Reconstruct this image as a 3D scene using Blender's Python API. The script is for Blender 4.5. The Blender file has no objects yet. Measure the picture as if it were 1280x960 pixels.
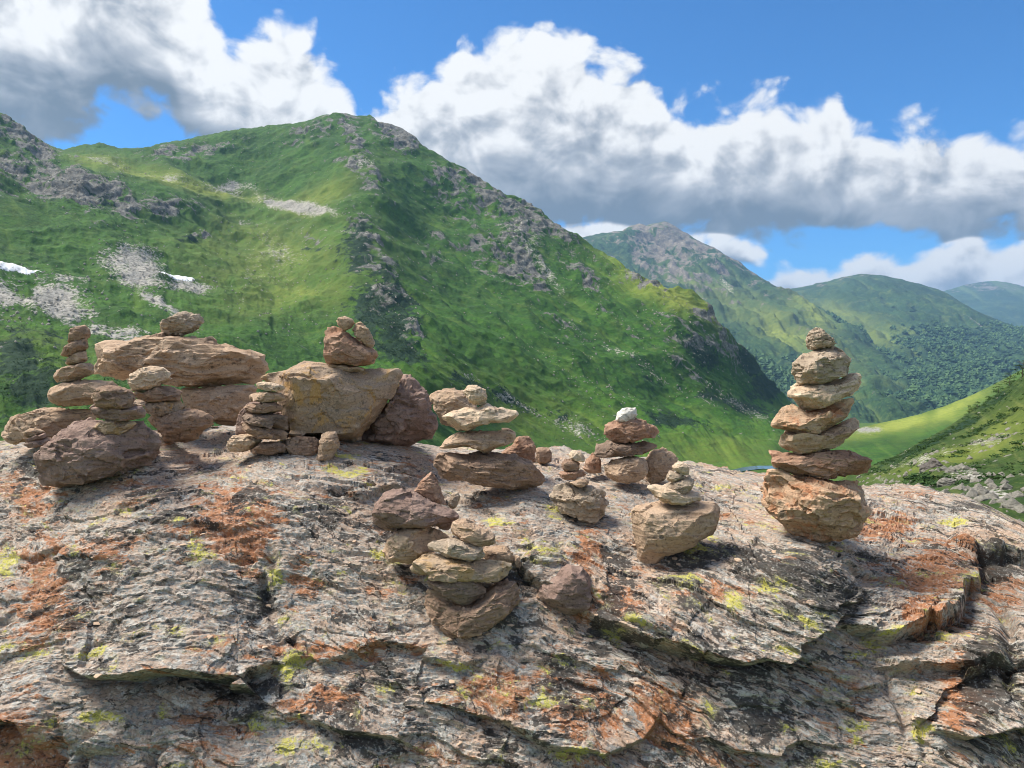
import bpy, bmesh, math, random
import numpy as np

sc = bpy.context.scene
COL = sc.collection
random.seed(7)

# ------------------------------------------------------------------ camera
F = 924.0                      # focal length in photograph pixels (1280 wide)
PITCH = math.atan(40 / F)      # looking slightly down
CAM = np.array([0.0, 0.0, 2.0])
cam = bpy.data.cameras.new('camera')
cam.sensor_width = 36.0
cam.lens = F / 1280 * 36.0
cam.clip_start = 0.05
cam.clip_end = 60000
camo = bpy.data.objects.new('camera', cam)
COL.objects.link(camo)
camo.location = CAM
camo.rotation_euler = (math.pi / 2 - PITCH, 0, 0)
sc.camera = camo
CP, SP = math.cos(PITCH), math.sin(PITCH)


def P(px, py, d):
    """point of the place seen at photograph pixel px, py, d metres ahead of the camera"""
    px, py, d = np.asarray(px, float), np.asarray(py, float), np.asarray(d, float)
    cx = (px - 640) / F * d
    cy = (480 - py) / F * d
    return np.stack([cx + 0 * d, d * CP + cy * SP, -d * SP + cy * CP + CAM[2]], -1)


# ------------------------------------------------------------------ light
SUN_AZ, SUN_EL = -74.0, 57.0
sc.view_settings.view_transform = 'Standard'
sc.view_settings.look = 'None'
sc.view_settings.exposure = 0.82
sc.view_settings.gamma = 1.0
sc.view_settings.use_curve_mapping = False
sc.cycles.volume_bounces = 0
sc.cycles.filter_width = 1.0
sc.cycles.adaptive_threshold = 0.02
sc.cycles.max_bounces = 6
sc.cycles.diffuse_bounces = 3
sc.cycles.glossy_bounces = 2

sun = bpy.data.lights.new('sun', 'SUN')
sun.energy = 4.1
sun.angle = math.radians(26)
sun.color = (1.0, 0.935, 0.83)
suno = bpy.data.objects.new('sun', sun)
COL.objects.link(suno)
ra, re_ = math.radians(SUN_AZ), math.radians(SUN_EL)
SDIR = np.array([math.sin(ra) * math.cos(re_), math.cos(ra) * math.cos(re_), math.sin(re_)])
from mathutils import Vector
suno.rotation_euler = Vector(-SDIR).to_track_quat('-Z', 'Y').to_euler()


# ------------------------------------------------------------------ node helpers
def S(nt, node, key, v):
    if isinstance(v, bpy.types.NodeSocket):
        nt.links.new(v, node.inputs[key])
    else:
        node.inputs[key].default_value = v


def node(nt, typ, ins=None, **props):
    n = nt.nodes.new(typ)
    for k, v in props.items():
        setattr(n, k, v)
    for k, v in (ins or {}).items():
        S(nt, n, k, v)
    return n


def M(nt, op, a, b=0.0, c=0.0, clamp=False):
    n = nt.nodes.new('ShaderNodeMath')
    n.operation = op
    n.use_clamp = clamp
    S(nt, n, 0, a)
    S(nt, n, 1, b)
    if op in ('MULTIPLY_ADD', 'SMOOTH_MIN', 'SMOOTH_MAX'):
        S(nt, n, 2, c)
    return n.outputs[0]


def NOISE(nt, vec, scale, detail=5, rough=0.55, dist=0.0, dim='3D'):
    n = node(nt, 'ShaderNodeTexNoise', {'Vector': vec, 'Scale': scale, 'Detail': detail,
                                        'Roughness': rough, 'Distortion': dist}, noise_dimensions=dim)
    return n.outputs['Fac']


def VSC(nt, vec, s):
    n = node(nt, 'ShaderNodeVectorMath', {0: vec, 1: s}, operation='MULTIPLY')
    return n.outputs[0]


def VADD(nt, vec, s):
    n = node(nt, 'ShaderNodeVectorMath', {0: vec, 1: s}, operation='ADD')
    return n.outputs[0]


def SMOOTH(nt, v, a, b, c=0.0, d=1.0):
    n = node(nt, 'ShaderNodeMapRange', {'Value': v, 1: a, 2: b, 3: c, 4: d}, interpolation_type='SMOOTHSTEP')
    return n.outputs[0]


def MIX(nt, f, a, b, blend='MIX'):
    n = nt.nodes.new('ShaderNodeMix')
    n.data_type = 'RGBA'
    n.blend_type = blend
    S(nt, n, 0, f)
    for k, v in ((6, a), (7, b)):
        S(nt, n, k, v if isinstance(v, bpy.types.NodeSocket) else (*v[:3], 1.0))
    return n.outputs[2]


def ATTR(nt, name, out='Fac'):
    return node(nt, 'ShaderNodeAttribute', attribute_name=name).outputs[out]


def material(name, rough=0.9):
    m = bpy.data.materials.new(name)
    m.use_nodes = True
    nt = m.node_tree
    b = nt.nodes['Principled BSDF']
    b.inputs['Roughness'].default_value = rough
    b.inputs['Specular IOR Level'].default_value = 0.25
    return m, nt, b


def BUMP(nt, b, h, dist, strength=1.0):
    n = node(nt, 'ShaderNodeBump', {'Height': h, 'Distance': dist, 'Strength': strength})
    nt.links.new(n.outputs[0], b.inputs['Normal'])


# ------------------------------------------------------------------ sky and clouds (world)
def sky_coords(px, py):
    v = P(px, py, 1000.0) - CAM
    az = np.arctan2(v[..., 0], v[..., 1])
    tv = v[..., 2] / np.hypot(v[..., 0], v[..., 1])
    return az, tv


W = bpy.data.worlds.new('World')
sc.world = W
W.use_nodes = True
wn = W.node_tree
bg = wn.nodes['Background']
nish = node(wn, 'ShaderNodeTexSky', sky_type='NISHITA')
nish.sun_disc = False
nish.sun_elevation = re_
nish.sun_rotation = ra
nish.altitude = 2000
nish.air_density = 1.0
nish.dust_density = 0.3
nish.ozone_density = 2.0

AZR = 0.72     # curves run over azimuth -AZR..AZR


def group_clouds():
    g = bpy.data.node_groups.new('cloud_field', 'ShaderNodeTree')
    g.interface.new_socket('az', in_out='INPUT', socket_type='NodeSocketFloat')
    g.interface.new_socket('tv', in_out='INPUT', socket_type='NodeSocketFloat')
    g.interface.new_socket('h', in_out='OUTPUT', socket_type='NodeSocketFloat')
    g.interface.new_socket('rel', in_out='OUTPUT', socket_type='NodeSocketFloat')
    g.interface.new_socket('bump', in_out='OUTPUT', socket_type='NodeSocketFloat')
    gi = g.nodes.new('NodeGroupInput')
    go = g.nodes.new('NodeGroupOutput')
    az, tv = gi.outputs[0], gi.outputs[1]
    vec = node(g, 'ShaderNodeCombineXYZ', {0: az, 1: M(g, 'MULTIPLY', tv, 1.15), 2: 0.0}).outputs[0]
    warp = node(g, 'ShaderNodeTexNoise', {'Vector': vec, 'Scale': 9.0, 'Detail': 1.0}, noise_dimensions='2D').outputs['Color']
    wv = VADD(g, vec, VSC(g, VADD(g, warp, (-.5, -.5, 0)), (.05, .05, 0)))
    fb = NOISE(g, wv, 16.0, 6, 0.6, 0, '2D')
    big = NOISE(g, vec, 5.0, 1, 0.5, 0, '2D')
    vor = node(g, 'ShaderNodeTexVoronoi', {'Vector': wv, 'Scale': 17.0, 'Detail': 2.0, 'Roughness': .5},
               voronoi_dimensions='2D', feature='F1').outputs['Distance']
    bump = M(g, 'ADD', M(g, 'MULTIPLY', M(g, 'SUBTRACT', .42, vor), 0.05),
             M(g, 'MULTIPLY', M(g, 'SUBTRACT', fb, .5), 0.085))

    azn = M(g, 'MULTIPLY_ADD', az, 0.5 / AZR, 0.5)

    def curve(pts):
        a, t = sky_coords([p[0] for p in pts], [p[1] for p in pts])
        n = g.nodes.new('ShaderNodeFloatCurve')
        m = n.mapping
        m.extend = 'HORIZONTAL'
        c = m.curves[0]
        pp = sorted((float(x * .5 / AZR + .5), float(y) + .25) for x, y in zip(a, t))
        pp = [(min(max(x, 0), 1), min(max(y, 0), 1)) for x, y in pp]
        while len(c.points) < len(pp):
            c.points.new(.5, .5)
        for q, (x, y) in zip(c.points, pp):
            q.location = (x, y)
            q.handle_type = 'AUTO_CLAMPED'
        m.update()
        S(g, n, 'Value', azn)
        return M(g, 'SUBTRACT', n.outputs[0], .25)

    hs = []
    for top, bot, gain, rg in CLOUDS:
        t, b_ = curve(top), curve(bot)
        up = M(g, 'SUBTRACT', t, tv)
        dn = M(g, 'MULTIPLY', M(g, 'SUBTRACT', tv, b_), 1.3)
        m = M(g, 'SMOOTH_MIN', up, dn, 0.02)
        rel = M(g, 'DIVIDE', M(g, 'SUBTRACT', tv, b_), M(g, 'MULTIPLY', M(g, 'MAXIMUM', M(g, 'SUBTRACT', t, b_), .03), rg), clamp=True)
        h = M(g, 'ADD', M(g, 'MULTIPLY', M(g, 'MINIMUM', m, .12), gain), bump)
        hs.append((h, rel))
    # scattered cumulus everywhere else in the sky, beyond what the picture frames
    out = SMOOTH(g, M(g, 'MAXIMUM', M(g, 'SUBTRACT', M(g, 'ABSOLUTE', az), .64), M(g, 'SUBTRACT', tv, .62)), 0.0, 0.12, -.25, 0.0)
    fade = SMOOTH(g, tv, 1.2, 3.0, 0.0, -.25)
    h4 = M(g, 'ADD', M(g, 'ADD', M(g, 'ADD', M(g, 'MULTIPLY', M(g, 'SUBTRACT', big, .47), .45), out), fade), bump)
    hs.append((h4, SMOOTH(g, big, .4, .7, .85, .40)))
    H, R = hs[0]
    for h, r in hs[1:]:
        gt = SMOOTH(g, M(g, 'SUBTRACT', h, H), -.02, .02)
        R = node(g, 'ShaderNodeMix', {0: gt, 2: R, 3: r}).outputs[0]
        H = M(g, 'MAXIMUM', H, h)
    g.links.new(H, go.inputs[0])
    g.links.new(R, go.inputs[1])
    g.links.new(bump, go.inputs[2])
    return g


CLOUDS = [
    # the bank at the left, then its bright head over the ridge
    ([(-110, -420), (150, -260), (225, -60), (262, 12), (290, 60), (312, 52), (335, 38), (365, 42), (392, 60), (420, 92), (440, 128), (455, 190), (480, 330)],
     [(-110, 180), (0, 182), (50, 186), (95, 168), (125, 138), (165, 128), (205, 128), (222, 152), (236, 178), (300, 190), (450, 200)], .95, .55),
    # the long bank over the valley
    ([(425, 260), (448, 150), (480, 120), (520, 98), (560, 74), (600, 56), (650, 42), (700, 40), (745, 62), (800, 86), (850, 132), (900, 138),
      (950, 112), (985, 122), (1020, 130), (1045, 112), (1062, 158), (1120, 166), (1190, 156), (1240, 170), (1285, 185), (1400, 190)],
     [(425, 290), (560, 290), (690, 296), (780, 288), (880, 296), (960, 296), (1060, 290), (1150, 296), (1285, 302), (1400, 310)], 1.2, .92),
    # ragged pale strip below it
    ([(640, 330), (680, 268), (740, 262), (800, 282), (870, 288), (910, 292), (950, 320), (980, 380), (1100, 400)],
     [(640, 345), (740, 330), (840, 330), (930, 330), (980, 385), (1100, 410)], 1.0, .7),
    # low cumulus on the right
    ([(930, 380), (960, 345), (985, 335), (1020, 338), (1050, 332), (1075, 320), (1105, 309), (1140, 322), (1180, 310), (1215, 296), (1260, 306), (1290, 300), (1400, 300)],
     [(930, 392), (985, 372), (1100, 380), (1200, 392), (1290, 400), (1400, 400)], 2.0, .75),
]
tc = node(wn, 'ShaderNodeTexCoord').outputs['Generated']
sx = node(wn, 'ShaderNodeSeparateXYZ', {0: tc})
wx, wy, wz = sx.outputs
waz = M(wn, 'ARCTAN2', wx, wy)
wtv = M(wn, 'DIVIDE', wz, M(wn, 'MAXIMUM', M(wn, 'SQRT', M(wn, 'ADD', M(wn, 'MULTIPLY', wx, wx), M(wn, 'MULTIPLY', wy, wy))), .02))
cg = group_clouds()


def cloud_at(da, dv):
    n = wn.nodes.new('ShaderNodeGroup')
    n.node_tree = cg
    S(wn, n, 0, M(wn, 'ADD', waz, da))
    S(wn, n, 1, M(wn, 'ADD', wtv, dv))
    return n.outputs


c0 = cloud_at(0, 0)
c1 = cloud_at(-.014, .022)
alpha = SMOOTH(wn, c0[0], -.032, .004)
wvec = node(wn, 'ShaderNodeCombineXYZ', {0: waz, 1: M(wn, 'MULTIPLY', wtv, 1.5), 2: 0.0}).outputs[0]
lump = NOISE(wn, wvec, 10.0, 4, .55, .5, '2D')
lit = M(wn, 'ADD', M(wn, 'MULTIPLY', M(wn, 'SUBTRACT', c0[2], c1[2]), SMOOTH(wn, c0[1], .15, .6, 4.0, 15.0)), M(wn, 'MULTIPLY_ADD', lump, 1.6, -.80))
lit = M(wn, 'ADD', lit, M(wn, 'MULTIPLY_ADD', c0[1], .95, .16))
lit = M(wn, 'SUBTRACT', lit, SMOOTH(wn, c0[1], .46, .12, 0, .5))
rim_ = M(wn, 'MULTIPLY', SMOOTH(wn, c0[0], .06, -.01), SMOOTH(wn, c0[1], .25, .7))      # thin sunlit edges
lit = M(wn, 'ADD', lit, M(wn, 'MULTIPLY', rim_, .30))
ccol = MIX(wn, SMOOTH(wn, lit, -.40, .40), (1.35, 1.68, 2.05), (3.1, 3.35, 3.7))
ccol = MIX(wn, SMOOTH(wn, lit, .25, .85), ccol, (5.1, 5.2, 5.35))
ccol = MIX(wn, SMOOTH(wn, lit, .65, 1.25), ccol, (7.2, 7.2, 7.1))
BG_STRENGTH = 0.082
skyc = MIX(wn, 1.0, nish.outputs[0], (.36, .86, 1.25), 'MULTIPLY')
wcol = MIX(wn, alpha, skyc, ccol)
wn.links.new(wcol, bg.inputs[0])
bg.inputs[1].default_value = BG_STRENGTH

# ------------------------------------------------------------------ numeric noise
_rng = np.random.default_rng(11)
_perm = _rng.permutation(256)
_perm = np.concatenate([_perm, _perm, _perm])
_g = _rng.normal(size=(256, 3))
_g = (_g / np.linalg.norm(_g, axis=1, keepdims=True)).astype(np.float32)


def noise3(x, y, z):
    x, y, z = np.broadcast_arrays(x, y, z)
    xi, yi, zi = np.floor(x).astype(np.int64), np.floor(y).astype(np.int64), np.floor(z).astype(np.int64)
    xf, yf, zf = (x - xi).astype(np.float32), (y - yi).astype(np.float32), (z - zi).astype(np.float32)
    u, v, w = [t * t * t * (t * (t * 6 - 15) + 10) for t in (xf, yf, zf)]
    xi &= 255
    yi &= 255
    zi &= 255
    A = [_perm[_perm[xi] + yi], _perm[_perm[xi] + yi + 1], _perm[_perm[xi + 1] + yi], _perm[_perm[xi + 1] + yi + 1]]
    out = 0
    for k, (dx, dy) in enumerate(((0, 0), (0, 1), (1, 0), (1, 1))):
        for dz in (0, 1):
            gr = _g[_perm[A[k] + zi + dz] & 255]
            dot = gr[..., 0] * (xf - dx) + gr[..., 1] * (yf - dy) + gr[..., 2] * (zf - dz)
            out = out + dot * (u if dx else 1 - u) * (v if dy else 1 - v) * (w if dz else 1 - w)
    return out * 1.5


def fbm(x, y, z, oct=5, gain=.5, lac=2.03, ridged=False):
    a, s, n = 1.0, 0, 0
    for k in range(oct):
        v = noise3(x + 17.3 * k, y - 9.1 * k, z + 4.7 * k)
        if ridged:
            v = 1 - 2 * np.abs(v)
        s = s + a * v
        n += a
        x, y, z, a = x * lac, y * lac, z * lac, a * gain
    return s / n


def sstep(v, a, b):
    t = np.clip((v - a) / (b - a), 0, 1)
    return t * t * (3 - 2 * t)


class RBF:
    def __init__(self, pts, sc_=300.0, smooth=1e-3):
        p = np.array(pts, float)
        self.c, self.s = p[:, :2] / sc_, sc_
        n = len(p)
        r = np.linalg.norm(self.c[:, None] - self.c[None], axis=2)
        K = self.k(r) + np.eye(n) * smooth
        A = np.zeros((n + 3, n + 3))
        A[:n, :n] = K
        A[:n, n], A[:n, n + 1:] = 1, self.c
        A[n, :n], A[n + 1:, :n] = 1, self.c.T
        self.w = np.linalg.solve(A, np.concatenate([np.log(p[:, 2]), [0, 0, 0]]))
        self.lo, self.hi = np.log(p[:, 2].min() * .8), np.log(p[:, 2].max() * 1.15)

    @staticmethod
    def k(r):
        return r * r * np.log(r + 1e-9)

    def __call__(self, px, py):
        sh = np.shape(px)
        q = np.stack([np.ravel(px), np.ravel(py)], -1) / self.s
        out = self.w[-3] + q @ self.w[-2:]
        for c, w in zip(self.c, self.w):
            out = out + w * self.k(np.hypot(q[:, 0] - c[0], q[:, 1] - c[1]))
        return np.exp(np.clip(out, self.lo, self.hi)).reshape(sh)


def interp(pts, x):
    a = np.array(pts, float)
    return np.interp(x, a[:, 0], a[:, 1])


def grid_normals(p):
    du = np.gradient(p, axis=1)
    dv = np.gradient(p, axis=0)
    n = np.cross(du, dv)
    n /= np.linalg.norm(n, axis=-1, keepdims=True) + 1e-12
    return n


def mesh_from(name, verts, faces, mats=(), attrs=None, smooth=True):
    """verts (n,3), faces (m,k) with one k for all"""
    verts = np.asarray(verts, np.float32)
    faces = np.asarray(faces, np.int32)
    me = bpy.data.meshes.new(name)
    k = faces.shape[1]
    me.vertices.add(len(verts))
    me.vertices.foreach_set('co', verts.ravel())
    me.loops.add(faces.size)
    me.loops.foreach_set('vertex_index', faces.ravel())
    me.polygons.add(len(faces))
    me.polygons.foreach_set('loop_start', np.arange(0, faces.size, k, dtype=np.int32))
    me.polygons.foreach_set('use_smooth', np.full(len(faces), smooth))
    me.update(calc_edges=True)
    for m in mats:
        me.materials.append(m)
    for n, a in (attrs or {}).items():
        a = np.asarray(a, np.float32)
        if a.ndim == 1:
            me.attributes.new(n, 'FLOAT', 'POINT').data.foreach_set('value', a)
        else:
            me.attributes.new(n, 'FLOAT_VECTOR', 'POINT').data.foreach_set('vector', a.ravel())
    return me


def crisp(me, deg):
    me.set_sharp_from_angle(angle=math.radians(deg))
    return me


def link(name, me, loc=(0, 0, 0), parent=None):
    o = bpy.data.objects.new(name, me)
    o.location = loc
    COL.objects.link(o)
    if parent is not None:
        o.parent = parent
    return o


def tag(o, label, cat, group=None):
    o['label'] = label
    o['category'] = cat
    if group:
        o['group'] = group
    return o


def quads(nr, nc):
    i = np.arange(nr * nc).reshape(nr, nc)
    return np.stack([i[:-1, :-1], i[:-1, 1:], i[1:, 1:], i[1:, :-1]], -1).reshape(-1, 4)


def instances(tv, tf, pos, sxy, sz, rot, nrm=None):
    """many copies of one small template joined into one mesh: arrays"""
    n = len(pos)
    c, s = np.cos(rot), np.sin(rot)
    v = np.empty((n, len(tv), 3))
    v[:, :, 0] = (tv[None, :, 0] * c[:, None] - tv[None, :, 1] * s[:, None]) * sxy[:, None]
    v[:, :, 1] = (tv[None, :, 0] * s[:, None] + tv[None, :, 1] * c[:, None]) * sxy[:, None]
    v[:, :, 2] = tv[None, :, 2] * sz[:, None]
    v += pos[:, None]
    f = tf[None] + (np.arange(n) * len(tv))[:, None, None]
    return v.reshape(-1, 3), f.reshape(-1, tf.shape[1])


# ------------------------------------------------------------------ terrain materials
def blob_mask(px, py, blobs=(), segs=()):
    m = np.zeros(np.shape(px))
    for x, y, rx, ry, a, s in blobs:
        c, sn = math.cos(math.radians(a)), math.sin(math.radians(a))
        dx, dy = px - x, py - y
        u, v = (dx * c + dy * sn) / rx, (-dx * sn + dy * c) / ry
        m = np.maximum(m, s * np.exp(-(u * u + v * v) * .7))
    for x0, y0, x1, y1, w, s in segs:
        dx, dy = x1 - x0, y1 - y0
        t = np.clip(((px - x0) * dx + (py - y0) * dy) / (dx * dx + dy * dy), 0, 1)
        r = np.hypot(px - x0 - t * dx, py - y0 - t * dy) / w
        m = np.maximum(m, s * np.exp(-r * r * .7))
    return m


def terrain_material(name, unit, g1, g2, g3, rock1, rock2, scree=(.42, .40, .35), wood=(.012, .035, .014), speck=0.0):
    """unit: metres of the main tone patches"""
    m, nt, b = material(name, .95)
    pos = node(nt, 'ShaderNodeNewGeometry').outputs['Position']
    n1 = NOISE(nt, pos, 1 / unit, 6, .6)
    n2 = NOISE(nt, pos, 9 / unit, 6, .65)
    n3 = NOISE(nt, pos, 2.3 / unit, 5, .6, 1.0)
    n4 = NOISE(nt, pos, 24 / unit, 5, .72)
    grass = MIX(nt, SMOOTH(nt, n1, .35, .65), g1, g2)
    grass = MIX(nt, SMOOTH(nt, n3, .5, .72, 0, .8), grass, g3)
    grass = MIX(nt, SMOOTH(nt, n2, .42, .66, 0, .6), grass, tuple(c * .55 for c in g1))
    grass = MIX(nt, SMOOTH(nt, n4, .50, .66, 0, .55), grass, tuple(c * .45 for c in g1))
    grass = MIX(nt, SMOOTH(nt, n4, .46, .34, 0, .45), grass, tuple(c * 1.15 for c in g3))
    stx = ATTR(nt, 'streak')
    grass = MIX(nt, SMOOTH(nt, stx, .08, .35, 0, .5), grass, tuple(c * .5 for c in g1))
    grass = MIX(nt, SMOOTH(nt, stx, -.08, -.35, 0, .6), grass, tuple(c * 1.25 for c in g3))
    dry_sunlit = M(nt, 'MULTIPLY', ATTR(nt, 'dry_sunlit'), SMOOTH(nt, n2, .3, .6, .5, 1))
    grass = MIX(nt, dry_sunlit, grass, (.26, .30, .048))  # yellow-green for dry grass, and for patches of sunlight painted into the colour
    wo = SMOOTH(nt, M(nt, 'ADD', ATTR(nt, 'wood'), M(nt, 'MULTIPLY_ADD', n2, 1.5, -.75)), .35, .6)
    grass = MIX(nt, wo, grass, wood)
    rk = MIX(nt, SMOOTH(nt, n2, .35, .65), rock1, rock2)
    rk = MIX(nt, SMOOTH(nt, n4, .55, .68), rk, tuple(min(1, c * 1.7) for c in rock2))
    n6 = NOISE(nt, VSC(nt, pos, (1, 1, .45)), 3.2 / unit, 9, .68, .5)
    rf = SMOOTH(nt, M(nt, 'ADD', M(nt, 'ADD', ATTR(nt, 'rock'), M(nt, 'MULTIPLY', stx, .5)), M(nt, 'MULTIPLY_ADD', n6, 3.4, -1.84)), .42, .64)
    colr = MIX(nt, rf, grass, rk)
    sn = MIX(nt, SMOOTH(nt, n4, .35, .62), tuple(c * .45 for c in scree), scree)
    sf = SMOOTH(nt, M(nt, 'ADD', ATTR(nt, 'scree'), M(nt, 'MULTIPLY_ADD', n4, 1.6, -.8)), .4, .6)
    sf = M(nt, 'MULTIPLY', sf, SMOOTH(nt, M(nt, 'ADD', ATTR(nt, 'scree'), M(nt, 'MULTIPLY_ADD', n2, 2.0, -1.0)), .2, .5))
    colr = MIX(nt, sf, colr, sn)
    nt.links.new(colr, b.inputs['Base Color'])
    h = M(nt, 'ADD', M(nt, 'MULTIPLY', n2, .6), M(nt, 'MULTIPLY', n4, .25))
    BUMP(nt, b, h, unit * .10, .6)
    return m


# far slopes use bluer greens; the air in front of them is built as haze
G1, G2, G3 = (.025, .082, .006), (.046, .130, .009), (.078, .135, .015)
mat_main = terrain_material('alpine_slope', 60.0, G1, G2, G3, (.075, .073, .062), (.20, .195, .175))
mat_far = terrain_material('far_slope', 260.0, (.024, .064, .026), (.044, .098, .030), (.12, .165, .045), (.13, .115, .10), (.25, .215, .17), wood=(.022, .055, .026))
mat_near = terrain_material('near_slope', 5.0, (.026, .060, .009), (.046, .086, .015), (.09, .105, .03), (.18, .17, .15), (.3, .29, .26))


def make_loft(name, mat, px, top, bot, step, dfun, amp, scale, rock=((), ()), scree=((), ()), wood=((), ()), dry_sunlit=((), ()),
              back=(10, .03, .05), crag=0.0, crest=2.0, octv=6, seed=0.0, gully=1.0, flat=(), streak=0.0):
    """one hillside: rows run from its foot up to the traced crest and then down the far side"""
    nrows = int((np.max(interp(bot, px) - interp(top, px))) / step) + 2
    t = np.linspace(0, 1, nrows)[:, None]
    tp = interp(top, px) + crest * fbm(px / 11.0, 0 * px + seed, 0 * px, 4)
    bt = interp(bot, px)
    PX = np.broadcast_to(px, (nrows, len(px)))
    PY = bt + (tp - bt) * t
    D = dfun(PX, PY)
    p = P(PX, PY, D)
    # far side
    nb, away, drop = back
    dirh = p[-1] - CAM
    dirh[:, 2] = 0
    dist = np.linalg.norm(dirh, axis=1, keepdims=True)
    dirh /= dist
    rows = []
    for k in range(1, nb + 1):
        q = p[-1] + dirh * dist * away * k
        q[:, 2] -= (dist[:, 0] * drop) * (k ** 1.5)
        rows.append(q)
    p = np.concatenate([p, np.array(rows)], 0)
    PXa = np.concatenate([PX, np.broadcast_to(px, (nb, len(px)))], 0)
    PYa = np.concatenate([PY, np.broadcast_to(PY[-1], (nb, len(px)))], 0)
    x, y, z = p[..., 0] / scale, p[..., 1] / scale, p[..., 2] / scale
    n = grid_normals(p)
    wob = .45 * fbm(PXa / 18.0, PYa / 18.0, seed + 0 * x, 4) + .9 * fbm(PXa / 50.0, PYa / 34.0, seed + 3 + 0 * x, 3)
    mk = {}
    for nm, (bl, sg) in (('rock', rock), ('scree', scree), ('wood', wood), ('dry_sunlit', dry_sunlit)):
        mk[nm] = np.clip(blob_mask(PXa, PYa, bl, sg) * (1 + wob), 0, 1.2)
    h = amp * (gully * fbm(x, y, z * .35 + seed, octv, .52, ridged=True) + .5 * fbm(x * .5, y * .5, z * .5 + 7, 4))
    ua, va = PXa * .26 + PYa * .966, -PXa * .966 + PYa * .26
    ub, vb = PXa * .82 + PYa * .57, -PXa * .57 + PYa * .82
    wgt = sstep(PXa + 30 * fbm(PXa / 60, PYa / 60, 0 * x, 2), 410, 490)
    stk = (1 - wgt) * .75 * fbm(ua / 75 + .8 * fbm(PXa / 90, PYa / 70, 0 * x + 2, 3), va / 26 + .9 * fbm(PXa / 80, PYa / 60, 0 * x + 9, 3), seed + 0 * x, 6, .62) + wgt * fbm(ub / 130, vb / 11, seed + 5 + 0 * x, 6, .6)
    h = h + streak * stk * (.45 + .55 * wgt)
    mk['streak'] = stk
    if crag:
        h = h + crag * sstep(mk['rock'], .2, .8) * (fbm(x * 3.5, y * 3.5, z * 5 + seed, 5, .6, ridged=True) - .2)
    fade = np.ones(len(p))
    kk = np.arange(len(p)) - (nrows - 1)
    fade = 1 - .78 * np.exp(-(kk / np.where(kk > 0, 2.5, 7.0)) ** 2)
    if flat:
        h = h * (1 - np.clip(blob_mask(PXa, PYa, flat) * 1.3, 0, 1))
    p = p + n * (h * fade[:, None])[..., None]
    nr, nc = p.shape[:2]
    me = mesh_from(name, p.reshape(-1, 3), quads(nr, nc), [mat], {k: v.ravel() for k, v in mk.items()})
    o = link(name, me)
    o['kind'] = 'structure'
    return dict(obj=o, p=p, n=n, px=PXa, py=PYa, mk=mk, rows=nrows)


def pick(L, weight, count, rng):
    """choose grid points by weight"""
    w = np.clip(weight, 0, None)[:L['rows']].ravel()
    idx = rng.choice(len(w), size=count, p=w / w.sum())
    return L['p'][:L['rows']].reshape(-1, 3)[idx], L['n'][:L['rows']].reshape(-1, 3)[idx], idx


RNG = np.random.default_rng(5)

# ------------------------------------------------------------------ main mountain
main_top = [(-1100, -100), (-700, 0), (-450, 30), (-260, 60), (-120, 95), (0, 143), (30, 163), (62, 183), (78, 187), (100, 183), (125, 179), (150, 186), (180, 185), (215, 178), (250, 172),
            (285, 164), (320, 160), (360, 156), (385, 152), (405, 145), (425, 141), (445, 146), (462, 144), (472, 153), (490, 156), (505, 164),
            (518, 172), (526, 182), (545, 192), (562, 204), (580, 210), (600, 224), (618, 240), (640, 246), (660, 256), (672, 266), (690, 284), (700, 291),
            (720, 296), (745, 311), (770, 328), (790, 346), (808, 352), (830, 363), (862, 366), (872, 376), (882, 396), (898, 408), (912, 424),
            (930, 440), (948, 462), (965, 484), (985, 506), (1012, 530)]
main_d = RBF([(-1100, -100, 700), (-1100, 640, 100), (-700, 0, 850), (-700, 640, 140), (-1100, 300, 300), (-700, 300, 400), (-260, 60, 1000), (-100, 100, 1000), (0, 143, 1000), (70, 187, 1050), (160, 186, 1150), (280, 165, 1200), (420, 143, 1250), (520, 180, 1200),
              (620, 240, 1150), (740, 310, 1100), (865, 368, 1000), (930, 440, 1050), (985, 506, 1200), (1012, 530, 1250),
              (300, 250, 1050), (380, 290, 900), (200, 240, 900), (100, 230, 800), (0, 230, 720), (250, 330, 720), (150, 330, 610), (60, 330, 560),
              (450, 200, 1080), (445, 260, 900), (448, 330, 740), (490, 400, 610), (545, 450, 540), (380, 350, 760),
              (520, 300, 940), (580, 380, 800), (640, 330, 960), (700, 400, 850), (780, 420, 860), (860, 440, 860), (640, 470, 620), (760, 500, 680),
              (850, 520, 720), (930, 500, 900), (940, 530, 800), (600, 560, 470), (700, 595, 480), (850, 580, 540), (950, 560, 640), (985, 545, 780),
              (300, 420, 520), (150, 420, 430), (0, 420, 380), (0, 500, 280), (150, 520, 270), (300, 520, 350), (420, 500, 440), (-260, 300, 500),
              (-260, 500, 250), (300, 640, 250), (600, 640, 350), (0, 640, 190), (-260, 640, 170), (900, 640, 400), (1012, 640, 420)])
px = np.concatenate([np.arange(-1100, -24, 8.0), np.arange(-24, 1012.1, 1.5)])
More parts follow.
